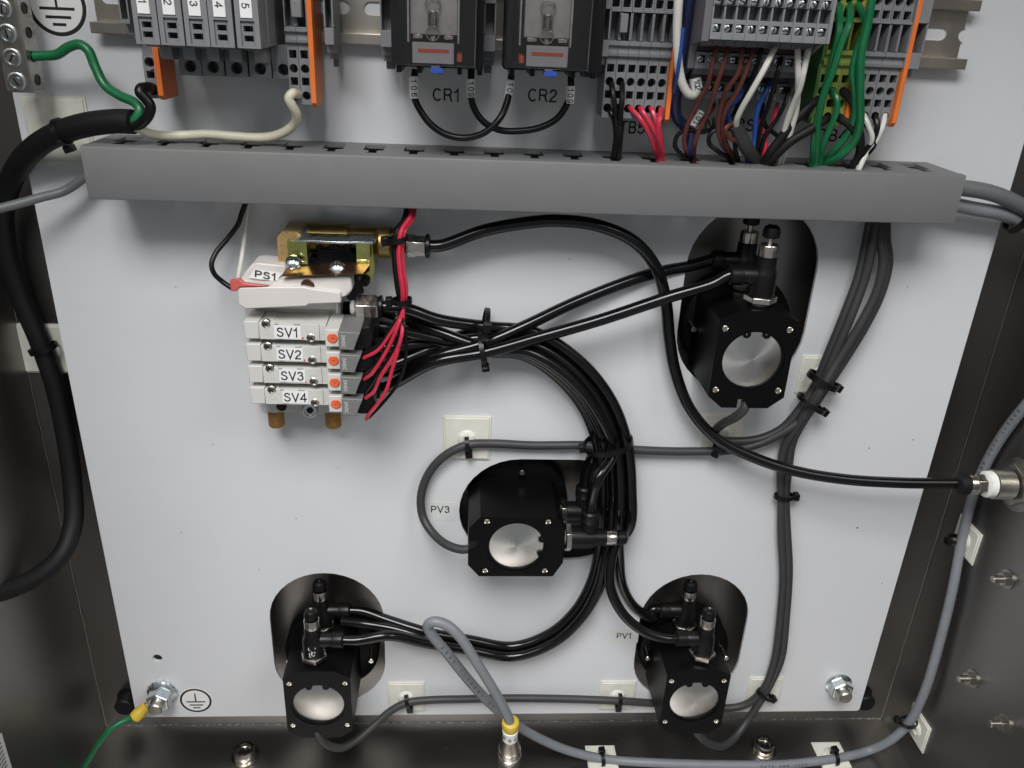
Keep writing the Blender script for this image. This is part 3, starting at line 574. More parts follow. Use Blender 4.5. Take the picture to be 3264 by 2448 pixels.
# ------------------------------------------------------------------ relays with clear covers
z3 = zoom(1150, 0, 2.711)
def relay(i, ox, oy, side, label):
    q = lambda x, y: z3(x+ox, y+oy)
    hf = 66; c = P(*q(635, 400), hf)
    t = thing('relay', label, 'relay', (c.x, c.y, 9), 'plug in relays')
    x0_, x1_ = P(*q(268, 400), hf).x, P(*q(1000, 400), hf).x; zb_ = P(*q(635, 570), hf).y
    # clear cover: five thin walls
    cv = MB().box(x0_, x1_, zb_, 505, hf-.5, hf).box(x0_, x0_+.5, zb_, 505, 32, hf-.5).box(x1_-.5, x1_, zb_, 505, 32, hf-.5).box(x0_+.5, x1_-.5, zb_, zb_+.5, 32, hf-.5)
    cv.build('clear_cover', 'clear', t, .5)
    # dark frame and coil plate behind
    MB().box(x0_+4.5, x1_-5.5, zb_+1, 505, 20, 40).box(x0_+1.2, x1_-1.2, zb_+1, 505, 20, 26).build('coil_housing', 'black', t)
    for xx in (x0_+6.2, x1_-8.4): MB().box(xx, xx+.7, zb_+9, 505, 40.05, 57).build('contact_spring', 'coil', t)
    hp = 52
    px0, px1 = P(*q(425, 200), hp).x, P(*q(838, 200), hp).x; zp = P(*q(630, 300), hp).y
    MB().box(px0, px1, zp, 505, 40.05, hp).build('yoke_plate', 'coil', t, .4)
    zt2 = P(*q(630, 335), hp).y
    cl = MB(); 
    for a, b_ in ((450, 535), (720, 800)): cl.box(P(*q(a, 310), hp).x, P(*q(b_, 310), hp).x, zt2, zp-.05, hp-2, hp+.8)
    cl.build('clip', 'nickel', t, .2)
    sxx = P(*q(625, 160), hp).x; pts = []
    za, zb2 = P(*q(625, 95), hp).y, P(*q(625, 228), hp).y; nt = 8
    for k in range(nt*10+1):
        a = 2*math.pi*k/10; pts.append(Vector((sxx+2.3*math.cos(a), za+(zb2-za)*k/(nt*10), hp+2.6+1.6*math.sin(a))))
    MB().tube(pts, .27, 6, raw=True).build('spring', 'nickel', t)
    def ring(cz, r, rr): 
        return MB().tube([Vector((sxx+r*math.cos(2*math.pi*k/20), cz+r*math.sin(2*math.pi*k/20), hp+2.6)) for k in range(21)], rr, 6, raw=True)
    ring(P(*q(625, 38), hp).y, 3.2, .45).build('spring_ring', 'nickel', t); ring(P(*q(628, 285), hp).y, 3.0, .3).build('spring_hook', 'nickel', t)
    MB().lathe([(1.4, 0), (1.4, 2), (.8, 2.6)], (sxx, P(*q(628, 328), hp).y, hp), EH, 12).build('pin', 'nickel', t)
    hw = hf-2
    wx0, wx1 = P(*q(445, 460), hw).x, P(*q(805, 460), hw).x; wz0, wz1 = P(*q(625, 550), hw).y, P(*q(625, 368), hw).y
    wn = MB().box(wx0, wx1, wz0, wz1, hw-1.5, hw).build('indicator_window', 'frost', t, .3)
    MB().box(P(*q(493, 440), hw).x, P(*q(762, 440), hw).x, P(*q(625, 455), hw).y, P(*q(625, 424), hw).y, hw+.05, hw+.3).build('red_bar', 'redbar', wn, .08)
    MB().prism(rrect(P(*q(600, 605), hf).x, P(*q(655, 632), hf).y, P(*q(712, 605), hf).x, P(*q(655, 585), hf).y, 1.2), hf-6, hf-.8).build('blue_tab', 'bluep', t, .3)
    MB().box(P(*q(608, 560), hf).x, P(*q(680, 560), hf).x, P(*q(640, 585), hf).y, zb_-.05, hf-5, hf-1.2).build('tab_stem', 'frost', t)
    for dx in ((830, 875) if i == 0 else (385, 430),):
        MB().box(P(*q(dx[0], 500), hw).x, P(*q(dx[1], 500), hw).x, P(*q(840, 540), hw).y, P(*q(840, 470), hw).y, 45, hw-3).build('red_contact', 'redbar', t, .4)
    # black socket with a comb of terminal ribs
    hs_ = 40; a0, a1 = P(*q(305, 600), hs_).x, P(*q(1050, 600), hs_).x; zs = P(*q(640, 610), hs_).y
    b = MB().box(a0, a1, zs+2.2, 505, 9, hs_-8).box(a0, x0_-.05, zs+2.2, 505, hs_-7.98, hs_+14).box(x1_+.05, a1, zs+2.2, 505, hs_-7.98, hs_+14)
    for k in range(5):
        xx = a0+(a1-a0-2.2)*k/4; b.box(xx, xx+2.2, zs-1.5, zs+2.18, 9.1, hs_-2)
    b.box(a0+.1, a1-.1, zs+1, zs+2.19, 9.2, hs_-4)
    b.build('socket', 'black', t, .3)
relay(0, 0, 0, 0, 'clear cased relay above the CR1 label')
relay(1, 985, 30, 1, 'clear cased relay above the CR2 label')

def sleeve(lbl, txt, a, b, h, r):
    A = P(*a, h); B = P(*b, h); t = thing('wire_marker', lbl, 'wire marker', tuple(A), 'white numbered wire markers')
    MB().lathe([(r-.5, 0), (r, .05), (r, (B-A).length-.05), (r-.5, (B-A).length)], A, B-A, 16).build('sleeve', 'sticker', t)
    d = (B-A).normalized(); n = EH.cross(d)
    L_ = (B-A).length; cs = MB()
    for k, chh in enumerate(txt):
        cs.text(chh, 2.9, A+d*(L_*(k+.5)/len(txt)*.92+.6)+Vector((0, 0, r+.05)), 0, d, n)
    cs.build('number', 'ink', t)
rj = 1.65
wire('jumper_wire', 'black jumper wire hanging lower, marked 106, from the left end of the left relay', 'wire', [(897, 150, 30), (894, 175, 31), (896, 212, 32), (907, 237, 33), (930, 268, 34), (965, 291, 35), (1005, 298, 36), (1045, 287, 38), (1078, 258, 38), (1095, 222, 34), (1101, 190, 31), (1105, 160, 30)], rj, 'wblack', 'relay jumper wires')
wire('jumper_wire', 'black jumper wire marked 109, ending at the right end of the right relay', 'wire', [(1018, 150, 30), (1017, 180, 31), (1018, 213, 31), (1027, 240, 31), (1048, 266, 31), (1080, 281, 31), (1120, 283, 31), (1165, 276, 31), (1203, 256, 31), (1226, 222, 31), (1233, 190, 31), (1233, 165, 30)], rj, 'wblack', 'relay jumper wires')
sleeve('white 106 marker left of the CR1 label', '106', (894, 164), (896, 212), 31.5, 2.5)
sleeve('white 109 marker just right of the CR1 label', '109', (1017, 170), (1018, 210), 31, 2.3)
sleeve('white 106 marker just left of the CR2 label', '106', (1104, 172), (1098, 214), 31.5, 2.2)
sleeve('white 109 marker right of the CR2 label', '109', (1233, 185), (1230, 223), 31, 2.2)

# ------------------------------------------------------------------ ground bar
hb_ = 26; gx1 = P(*z1(228, 500), hb_).x; gx0 = gx1-12.5; gz0 = P(*z1(160, 800), hb_).y
t = thing('ground_bar', 'tinned ground bar with slotted screws at the top left', 'ground bar', (gx0, gz0, 12), None)
MB().box(gx0, gx1, gz0, 515, 12, hb_).build('bar', 'tin', t, .5)
for k in range(6):
    zc_ = gz0+5+k*10.6
    s_ = MB().lathe([(4.3, -.5), (4.3, .6), (3.7, .9), (3.2, .9), (2.9, -.2), (2.2, -.2), (2.0, .9), (.3, 1.1)], (gx0+6.0, zc_, hb_), EH, 20).build('screw', 'zinc', t)
    a = random.uniform(20, 160); e1 = Vector((math.cos(R(a)), math.sin(R(a)), 0)); e2 = Vector((-math.sin(R(a)), math.cos(R(a)), 0))
    MB().fbox((gx0+6, zc_, hb_+1.05), e1, e2, EH, 1.9, .35, .1).build('slot', 'black', s_)
    MB().lathe([(2.6, 0), (2.6, .35), (2.0, .35), (1.9, .1)], (gx1, zc_+.5, 19), EX, 16).build('wire_hole', 'black', t)

# ------------------------------------------------------------------ supply cable and its conductors
wire('supply_cable', 'thick black supply cable looping down the left wall', 'cable', [(288, 263, 36), (250, 262, 34), (195, 268, 30), (140, 283, 24), (92, 307, 18), (50, 345, 10), (22, 395, 0), (6, 460, -8), (14, 540, -12), (45, 640, -15), (85, 735, -16), (118, 830, -16), (142, 940, -14), (157, 1050, -8), (158, 1130, 2), (138, 1190, 14), (95, 1235, 28), (40, 1265, 42), (-40, 1290, 60)], 5.8, 'rubber', n=18)
wire('ground_wire', 'green wire from the ground bar to the cut supply cable', 'wire', [Vector((gx1-2, P(75, 122, 19).y, 19)), (95, 120, 19), (122, 118, 20), (150, 101, 22), (172, 96, 23), (190, 108, 24), (206, 145, 25), (226, 183, 27), (258, 206, 30), (290, 221, 33), (302, 236, 35), (297, 252, 36), (283, 266, 36)], 2.3, 'green')
wire('supply_wire', 'black wire from the cut supply cable into the lone block', 'wire', [(280, 272, 36), (302, 268, 37), (320, 250, 38), (325, 230, 38), (314, 212, 38), (303, 200, 38), (304, 192, 37), (318, 189, 34), (333, 191, 26), P(333, 191, 26)-Vector((0, 0, 9))], 2.5, 'wblack')
wire('supply_wire', 'cream wire lying along the duct to the lone terminal pair', 'wire', [(276, 274, 35), (300, 277, 35), (318, 287, 31), (350, 293, 25), (400, 292, 22), (450, 290, 22), (500, 294, 22), (545, 297, 22), (585, 295, 23), (618, 283, 26), (638, 264, 30), (640, 245, 34), (630, 226, 37), (624, 212, 38), (631, 202, 37), (642, 204, 31), P(642, 204, 31)-Vector((0, 0, 8))], 2.25, 'cream')

# ------------------------------------------------------------------ wiring into the duct
DT = 411.0                                   # top wall of the duct
def into(px, py): 
    q = PF(px, py, DT); return [Vector((q.x, DT+.5, q.z)), Vector((q.x, DT-9, q.z-2))]
def run(name, label, pts, r, m, end=None, group=None, h0=None, cat='wire'):
    q = [P(*p) for p in pts]
    if end: q += into(*end)
    o = MB().tube(q, r, 8, 6).build(name, m, at=q[0]); return tag(o, label, cat, group)
# TB5
g5 = 'thin wires from TB5 into the duct'
for k, (pts, e, lab) in enumerate([([(1320, 178, 22), (1321, 180, 31), (1325, 202, 35), (1329, 239, 36), (1332, 276, 33), (1331, 310, 29)], (1327, 345), 'black wire from the upper hole of the leftmost TB5 block'),
        ([(1344, 178, 22), (1344, 181, 31), (1344, 211, 36), (1340, 257, 36), (1341, 294, 32), (1339, 318, 28)], (1336, 346), 'black wire from the upper hole of the second TB5 block'),
        ([(1316, 237, 22), (1317, 239, 31), (1326, 257, 33), (1330, 294, 30), (1328, 318, 27)], (1324, 343), 'black wire from the lower hole of the leftmost TB5 block'),
        ([(1338, 236, 22), (1338, 239, 31), (1336, 266, 34), (1336, 300, 31), (1334, 320, 27)], (1332, 344), 'black wire from the lower hole of the second TB5 block')]):
    run('terminal_wire', lab, pts, 1.35, 'wblack', e, g5)
for pts, e, lab in [([(1360, 231, 22), (1362, 234, 31), (1383, 257, 34), (1405, 293, 32), (1415, 322, 29)], (1421, 346), 'red wire from the third TB5 block'),
        ([(1382, 231, 22), (1384, 235, 31), (1401, 261, 34), (1420, 294, 33), (1423, 322, 29)], (1424, 347), 'red wire from the fourth TB5 block'),
        ([(1405, 231, 22), (1407, 235, 31), (1418, 263, 34), (1426, 294, 34), (1427, 322, 30)], (1427, 348), 'red wire from the fifth TB5 block'),
        ([(1428, 231, 22), (1428, 235, 31), (1424, 261, 36), (1422, 292, 35), (1430, 322, 31)], (1431, 348), 'red wire from the TB5 block at the orange plate')]:
    run('terminal_wire', lab, pts, 1.3, 'red', e, g5)
# sensors
gS = 'thin sensor wires into the duct'
def sr(lab, col, pts, e, r=1.15): return run('sensor_wire', lab, pts, r, col, e, gS)
sr('brown wire from the first upper sensor terminal', 'brown', [(1549, 100, 45), (1547, 105, 47), (1538, 140, 48), (1529, 184, 44), (1503, 230, 36), (1486, 268, 33), (1478, 303, 30), (1482, 325, 28)], (1490, 346))
sr('brown wire from the second upper sensor terminal', 'brown', [(1573, 102, 45), (1571, 110, 47), (1560, 147, 48), (1545, 193, 44), (1527, 248, 36), (1508, 287, 32), (1501, 310, 30)], (1498, 347))
sr('brown wire from the third upper sensor terminal', 'brown', [(1603, 104, 45), (1602, 112, 47), (1595, 156, 47), (1571, 193, 43), (1560, 221, 38), (1551, 276, 34), (1560, 312, 30)], (1583, 348))
sr('brown wire from the fourth upper sensor terminal', 'brown', [(1626, 108, 45), (1624, 118, 47), (1611, 156, 47), (1591, 202, 43), (1569, 235, 38), (1560, 272, 34), (1571, 316, 30)], (1591, 350))
sr('black wire from the fifth upper sensor terminal', 'wblack', [(1644, 106, 45), (1643, 112, 47), (1633, 147, 47), (1620, 180, 42), (1606, 215, 37), (1592, 258, 33), (1587, 300, 31), (1590, 330, 29)], (1594, 351))
sr('white wire crossing the sensor terminals to the sheathed cable', 'wwhite', [(1674, 104, 46), (1670, 110, 49), (1654, 143, 52), (1626, 193, 50), (1600, 239, 44), (1591, 262, 40), (1592, 278, 36)], None, 1.45)
sr('black wire from the seventh middle sensor terminal', 'wblack', [(1688, 124, 36), (1687, 130, 43), (1679, 156, 46), (1670, 193, 42), (1659, 230, 37), (1643, 276, 33), (1635, 318, 30)], (1628, 352))
sr('white wire straight down from the ninth sensor terminal', 'wwhite', [(1723, 104, 45), (1723, 112, 48), (1724, 156, 48), (1724, 193, 44), (1720, 239, 38), (1709, 280, 34), (1698, 318, 30)], (1688, 353), 1.45)
sr('white wire leaning left from the tenth sensor terminal', 'wwhite', [(1747, 106, 45), (1745, 112, 48), (1736, 156, 49), (1727, 193, 46), (1712, 230, 40), (1698, 270, 35), (1688, 315, 30)], (1680, 354), 1.45)
sr('blue wire from the fifth lower sensor terminal', 'blue', [(1617, 172, 20), (1614, 180, 27), (1606, 201, 30), (1589, 219, 30), (1573, 236, 28), (1578, 270, 28), (1606, 320, 28)], (1614, 352), 1.3)
sr('blue wire hanging from the seventh lower sensor terminal', 'blue', [(1663, 172, 20), (1660, 180, 27), (1653, 201, 30), (1641, 224, 31), (1633, 255, 31), (1631, 294, 30), (1627, 325, 29)], (1621, 353), 1.4)
sr('black wire from the ninth lower sensor terminal', 'wblack', [(1704, 190, 20), (1703, 196, 26), (1696, 221, 29), (1678, 257, 30), (1652, 294, 30), (1643, 325, 28)], (1637, 353))
sr('red wire behind the black ones under the eighth terminal', 'red', [(1680, 226, 16), (1677, 234, 22), (1668, 267, 26), (1654, 296, 27), (1645, 325, 27)], (1640, 352))
sr('dark red wire under the second sensor terminal', 'brown', [(1580, 196, 16), (1578, 205, 22), (1566, 240, 26), (1556, 285, 26), (1572, 322, 27)], (1586, 350))
sr('dark brown wire under the first sensor terminal', 'brown', [(1543, 226, 14), (1535, 240, 20), (1500, 285, 24), (1480, 310, 25)], (1486, 345))
sr('black wire curling left above the duct', 'wblack', [(1560, 196, 16), (1555, 240, 24), (1545, 272, 27), (1518, 285, 28), (1482, 281, 28), (1464, 292, 28), (1458, 314, 28), (1472, 334, 27)], (1486, 348))
sr('black wire curling beside the sheathed cable', 'wblack', [(1596, 214, 16), (1586, 245, 24), (1560, 272, 28), (1534, 290, 28), (1532, 310, 28), (1550, 326, 28)], (1578, 350))
sr('brown wire curling out of the cut cable sheath', 'brown', [(1592, 270, 35), (1580, 268, 37), (1568, 278, 38), (1574, 296, 36), (1592, 305, 34)], None)
sr('black wire crossing right behind the white sensor wires', 'wblack', [(1648, 226, 16), (1646, 245, 22), (1656, 275, 24), (1680, 296, 26), (1672, 322, 26)], (1664, 352))
sr('thin red wire beside the hanging blue wire', 'red', [(1640, 240, 14), (1642, 270, 24), (1655, 310, 27), (1650, 330, 27)], (1634, 352))
wire('sensor_cable', 'cut dark sheathed cable end standing out of the duct', 'cable', [(1588, 268, 36), (1598, 290, 34), (1612, 318, 31)]+into(1632, 352), 3.6, 'gcable')
wire('sensor_cable', 'upper dark cable rising right from the duct to TB4', 'cable', [(1772, 198, 20), (1768, 212, 29), (1745, 232, 33), (1715, 262, 34), (1684, 302, 32), (1662, 332, 30)]+into(1650, 355), 2.3, 'rubber')
wire('sensor_cable', 'lower dark cable rising right from the duct to TB4', 'cable', [(1792, 250, 20), (1784, 257, 30), (1751, 279, 34), (1710, 304, 34), (1676, 335, 31)]+into(1658, 357), 2.3, 'rubber')
wire('sensor_cable', 'thick white cable looping up into the sensor bank', 'cable', [(1470, -40, 50), (1466, 0, 50), (1463, 55, 48), (1464, 110, 46), (1467, 150, 44), (1475, 183, 42), (1488, 203, 40), (1500, 204, 37), (1505, 194, 34), (1502, 176, 32), (1499, 160, 28)], 2.1, 'wwhite', n=12)
wire('sensor_cable', 'thick navy cable beside the white sensor cable', 'cable', [(1494, -40, 44), (1489, 0, 43), (1481, 55, 41), (1472, 120, 38), (1463, 184, 34), (1459, 230, 30), (1464, 256, 27), (1478, 272, 25), (1492, 292, 26), (1490, 320, 26)]+into(1488, 345), 2.7, 'navy', n=12)
wire('sensor_wire', 'thin bright blue wire along the white sensor cable', 'wire', [(1476, 60, 50), (1472, 100, 49), (1466, 140, 48), (1461, 178, 42), (1458, 200, 36)], .9, 'blue', gS)
sleeve('white marker 102 on the looping white sensor cable', '102', (1501, 168), (1505, 192), 34, 2.9)
sleeve('white marker 101 half hidden behind the brown sensor wires', '101', (1496, 272), (1516, 240), 24, 1.9)
# greens and TB4
gG = 'green earth wires into the duct'
def gw(lab, pts, e, r=1.75): return run('earth_wire', lab, pts, r, 'green', e, gG)
gw('green wire crossing from upper left earth hole', [(1813, 8, 24), (1813, 17, 33), (1813, 62, 42), (1803, 112, 42), (1790, 162, 42), (1770, 237, 38), (1760, 280, 33), (1757, 324, 29)], (1754, 358))
gw('green wire crossing from upper middle earth hole', [(1836, 8, 24), (1836, 16, 33), (1834, 50, 43), (1815, 100, 45), (1800, 150, 45), (1777, 212, 41), (1767, 262, 36), (1764, 316, 30)], (1761, 359))
gw('green wire bowing right from upper right earth hole', [(1853, 6, 24), (1855, 14, 33), (1868, 38, 40), (1869, 66, 43), (1852, 108, 43), (1841, 155, 42), (1846, 195, 40), (1846, 252, 37), (1831, 290, 33), (1804, 323, 29)], (1777, 356))
gw('thick green wire running straight down past TB4', [(1892, -40, 48), (1883, 0, 48), (1875, 50, 47), (1861, 112, 46), (1858, 200, 43), (1857, 270, 38), (1842, 310, 34), (1812, 338, 30)], (1782, 357), 2.1)
gw('short green wire from the middle earth block', [(1797, 192, 22), (1798, 196, 31), (1808, 215, 35), (1807, 240, 35), (1793, 277, 33), (1778, 314, 30)], (1770, 358), 1.6)
gB = 'black and white TB4 wires into the duct'
def bw(lab, col, pts, e, r): return run('terminal_wire', lab, pts, r, col, e, gB)
bw('thick black wire from the right earth block', 'rubber', [(1819, 192, 22), (1821, 196, 31), (1840, 217, 36), (1851, 255, 37), (1860, 308, 33), (1856, 340, 29)], (1848, 364), 2.0)
bw('thick black wire from the lower right earth hole', 'rubber', [(1810, 248, 22), (1813, 253, 31), (1836, 271, 35), (1852, 296, 34), (1857, 328, 30)], (1842, 363), 2.0)
bw('white wire from the second grey TB4 block', 'wwhite', [(1866, 246, 22), (1867, 251, 31), (1876, 272, 34), (1884, 298, 34), (1876, 322, 31), (1864, 342, 29)], (1854, 366), 1.35)
bw('black wire from the third grey TB4 block', 'wblack', [(1890, 247, 22), (1891, 252, 31), (1895, 272, 34), (1886, 305, 33), (1868, 328, 31)], (1852, 365), 1.45)
bw('white wire from the rightmost grey TB4 block', 'wwhite', [(1911, 247, 22), (1911, 251, 31), (1906, 275, 34), (1890, 308, 33), (1872, 332, 31)], (1856, 367), 1.35)
bw('short black wire twisting round the white TB4 pair', 'wblack', [(1866, 262, 24), (1884, 294, 33), (1889, 312, 33), (1880, 326, 32), (1868, 340, 30)], (1858, 367), 1.2)

# ------------------------------------------------------------------ cable ties and mounts
def tie(label, c, tdir, ra, rb, head=1, b=EH, tail=0, group='black cable ties', hpos='side', wd=1.35):
    """strap round a bundle running along tdir; b points away from the mounting surface"""
    c = Vector(c); tdir = Vector(tdir).normalized(); b = Vector(b); n = b.cross(tdir).normalized()
    t = thing('cable_tie', label, 'cable tie', tuple(c), group); N = 28; vs = []; fs = []
    for i in range(N):
        a = 2*math.pi*i/N
        for k, (rr, tt) in enumerate(((0, -wd), (0, wd), (.85, wd), (.85, -wd))):
            vs.append(c+n*((ra+rr)*math.cos(a))+b*((rb+rr)*math.sin(a))+tdir*tt)
    for i in range(N):
        for k in range(4): fs.append((i*4+k, i*4+(k+1) % 4, ((i+1) % N)*4+(k+1) % 4, ((i+1) % N)*4+k))
    MB().add(vs, fs).build('strap', 'black', t)
    if hpos == 'side': hc = c+n*((ra+2.0)*head); MB().fbox(hc, n, tdir, b, 1.7, 2.3, 2.5).build('head', 'black', t, .4)
    elif hpos == 'front': hc = c+b*(rb+1.6)+n*(head*ra*.5); MB().fbox(hc, n, tdir, b, 2.4, 2.3, 1.7).build('head', 'black', t, .4)
    else: hc = c+n*((ra+1.2)*head); MB().fbox(hc, n, tdir, b, 2.0, 2.2, 2.6).build('head', 'black', t, .4)
    if tail: MB().fbox(hc+b*(2.4+tail/2)*1.0, n, tdir, b, .6, 1.3, tail/2).build('tail', 'black', t)
    return t
def mount(label, c, tdir, b=EH, s=11.5, group='cream adhesive tie mounts'):
    c = Vector(c); tdir = Vector(tdir).normalized(); b = Vector(b); n = b.cross(tdir).normalized()
    t = thing('tie_mount', label, 'tie mount', tuple(c), group)
    MB().fbox(c+b*.55, n, tdir, b, s, s*.95, .5).build('pad', 'nylon', t, .3)
    MB().fbox(c+b*1.5, n, tdir, b, s-1.2, s*.95-1.2, .42).build('base', 'nylon', t, .4)
    MB().lathe([(6.2, 1.9), (5.6, 2.6), (3.4, 3.4), (1, 3.5)], c, b, 18).build('saddle', 'nylon', t)
    MB().fbox(c+b*3.2+tdir*3.2, n, tdir, b, 3.4, .8, .9).fbox(c+b*3.2-tdir*3.2, n, tdir, b, 3.4, .8, .9).build('bridge', 'nylon', t, .2)

# ------------------------------------------------------------------ pressure switch PS1
zp1 = zoom(700, 680, 3.687)
def pq(x, y, h): return P(*zp1(x, y), h)
c = pq(1250, 400, 0)
ps = thing('pressure_switch', 'brass pressure switch with white boot labelled PS1', 'pressure switch', (c.x, c.y, 0))
hB = 24
# brass block left, rounded body face dotted by stamping
a = pq(678, 400, hB); b_ = pq(965, 400, hB); zt2 = pq(820, 215, hB).y; zb2 = pq(760, 590, hB).y
MB().prism([(a.x, zb2+1), (a.x+1, zb2), (b_.x, zb2), (b_.x, zt2-1.5), (b_.x-2, zt2), (a.x+3, zt2), (a.x, zt2-3.5)], 3, hB).build('brass_block', 'brassm', ps, .3)
dots = MB()
for i in range(4):
    for j in range(6): dots.lathe([(.32, 0), (.2, .05)], (a.x+1.8+i*3.6+(j % 2)*.8, zb2+2.4+j*3.6, hB+.01), EH, 6)
dots.build('punch_marks', 'ink', ps)
ax_z = pq(1500, 300, 12).y; 
MB().lathe([(8.2, 0), (8.2, 21), (7.0, 21), (7.0, 48)], Vector((b_.x+2.2, ax_z, 11)), EX, 26).build('brass_body', 'brass', ps)
MB().lathe([(3, 0), (3, 5)], Vector((b_.x-1.2, zt2-4.5, hB-3)), EX, 12).build('set_screw', 'zinc', ps)
# brass hex collar to the right
ra_ = pq(1815, 380, 16); rb_ = pq(2010, 380, 16); zc_ = pq(1920, 345, 16).y
MB().lathe([(5.5, 0), (6.5, 1), (8.6, 3.2), (8.6, rb_.x-ra_.x)], Vector((ra_.x, zc_, 16)), EX, 28).build('brass_collar', 'brass', ps)
xg = b_.x
# bracket: silver top flange, two gold tabs, copper front plate
hT = 33; f0 = pq(870, 330, hT); f1 = pq(1800, 260, hT)
MB().prism([(f0.x, 8), (f0.x, hT-1), (f0.x+14, hT), (f0.x+19, hT+1), (f1.x-14, hT+1), (f1.x-10, hT), (f1.x, hT), (f1.x+1, hT-3), (f1.x+1, 8), (f0.x+10, 6)], pq(1300, 345, hT).y-.2, pq(1300, 345, hT).y+.9, axis='z').build('bracket_flange', 'zinc', ps, .15)
fz = pq(1300, 345, hT).y-.2
pr = MB()
for k, (tx, th) in enumerate((('HORN', 30), ('MAX AMP 60', 22))):
    pr.text(tx, 1.5, (pq((1050, 1440)[k], 300, 26).x, fz+.95, 26), 0, EX, Vector((0, 0, 1)))
pr.build('stamped_lettering', 'ink', ps)
ht1 = 30
for (xa0, xa1, ya, yb) in ((805, 1030, 375, 560), (1605, 1768, 360, 545)):
    p0 = pq(xa0, (ya+yb)/2, ht1); p1 = pq(xa1, (ya+yb)/2, ht1); zt3 = fz-.02; zb3 = pq((xa0+xa1)/2, yb, ht1).y
    MB().prism([(zt3, ht1-1.2), (zt3, ht1-.2), (zt3-3, ht1+.1), (zb3, ht1+.1), (zb3-1.2, ht1+1.3), (zb3-1.2, ht1-1.2)], p0.x, p1.x, axis='x').build('bracket_tab', 'gold', ps, .25)
hC = 35; qa = pq(770, 620, hC); c0 = pq(728, 735, 41); c1 = pq(1690, 705, 41); zc0 = pq(1200, 600, 32).y; zc1 = pq(1200, 735, 41).y
# copper plate leans towards the viewer: rear edge at h 30, front edge at h 41
def slab(poly, th):
    n = (Vector(poly[1])-Vector(poly[0])).cross(Vector(poly[2])-Vector(poly[0])).normalized()*th
    k = len(poly); vs = [Vector(p) for p in poly]+[Vector(p)-n for p in poly]
    return MB().add(vs, [tuple(range(k)), tuple(reversed(range(k, 2*k)))]+[(i, i+k, (i+1) % k+k, (i+1) % k) for i in range(k)])
plate = [pq(728, 735, 40), pq(770, 770-30, 40), pq(1690, 705, 40), pq(1780, 585, 31), pq(1500, 575, 30), pq(1100, 600, 30), pq(800, 620, 31)]
plate[1] = pq(1000, 722, 40)
slab(plate, 1.4).build('mounting_plate', 'copper', ps, .2)
for (sx_, sy_) in ((868, 590), (1385, 650)):
    s0 = pq(sx_, sy_, 34.5); d = Vector((0, .72, .70))
    so = MB().lathe([(4.6, 0), (4.6, 1.2), (4.3, 1.5)], s0, d, 6, .3).build('hex_screw', 'zinc', ps, .15)
    MB().lathe([(3.9, 1.5), (3.7, 2.6), (2.4, 3.6), (.4, 3.9)], s0, d, 18).build('screw_head', 'zinc', so)
    n1 = Vector((1, 0, 0)); n2 = d.cross(n1)
    MB().fbox(s0+d*3.75, n1, n2, d, 2.1, .3, .2).fbox(s0+d*3.76, n2, n1, d, 2.1, .3, .2).build('cross_slot', 'black', so)
# black toothed adjusting wheel, seen through the bracket and again under the plate
wc = Vector((pq(1390, 560, 18).x, fz-17.5, 18)); N = 11; prof = []
for i in range(N):
    a0_ = 2*math.pi*i/N
    for da, rr in ((-.17, 12.6), (-.12, 15.8), (.12, 15.8), (.17, 12.6)): prof.append((wc.x+rr*math.cos(a0_+da), wc.y+rr*math.sin(a0_+da)))
MB().prism(prof, 12, 20).build('adjusting_wheel', 'black', ps, .5)
# lower cluster of wheel teeth that stick out past the boot, nearer the viewer
tc = pq(1600, 830, 26); tb = MB()
for (x_, y_, r_) in ((1700, 800, 3.6), (1640, 910, 3.2), (1545, 975, 3.0)):
    q = pq(x_, y_, 26); tb.tube([tc, tc.lerp(q, .5), q], r_*.72, 10, 4); tb.lathe([(r_*.6, -.5), (r_*.86, 1), (r_*.6, 2.6)], q-Vector((0, 0, 1)), EH, 12)
tb.lathe([(4.2, -3), (4.8, 0), (4.6, 3), (3, 4.4)], tc-Vector((0, -1, 2)), EH, 18)
tb.build('lower_wheel', 'black', ps)
MB().prism([(pq(1560, 700, 22).x, pq(1560, 800, 22).y), (pq(1790, 780, 22).x, pq(1790, 800, 22).y), (pq(1830, 620, 22).x, pq(1830, 640, 22).y), (pq(1800, 330, 22).x, fz-1), (pq(1780, 330, 22).x, fz-1), (pq(1765, 640, 22).x, pq(1765, 660, 22).y)], 8, 24).build('bracket_end', 'gold', ps, .3)
# translucent boot
hb0, hb1 = 20, 40
ot = [(560, 858), (760, 770), (1500, 735), (1545, 760), (1560, 900), (1510, 965), (1400, 1000), (700, 1000)]
MB().prism([(pq(x, y, 38).x, pq(x, y, 38).y) for x, y in ot], hb0, 38).build('boot_hood', 'boot', ps, 2.4)
ot = [(215, 895), (250, 872), (580, 864), (985, 864), (1085, 885), (1420, 930), (1422, 985), (1428, 1055), (1045, 1068), (1018, 1095), (300, 1126), (215, 1070)]
MB().prism([(pq(x, y, hb1+1).x, pq(x, y, hb1+1).y) for x, y in ot], hb0, hb1+1).build('boot', 'boot', ps, 1.6)
ot = [(240, 790), (300, 690), (385, 595), (480, 585), (790, 620), (740, 770), (560, 850), (280, 820)]
MB().prism([(pq(x, y, 30).x, pq(x, y, 30).y) for x, y in ot], 14, 30).build('boot_flap', 'boot', ps, 1.5)
q = pq(1035, 850, 38.1); MB().lathe([(3.6, 0), (3.2, .35), (.4, .4)], q, EH, 18).build('boot_rivet', 'copper', ps)
ot = [(115, 790), (240, 772), (275, 820), (580, 858), (280, 868), (235, 872), (200, 915), (130, 920)]
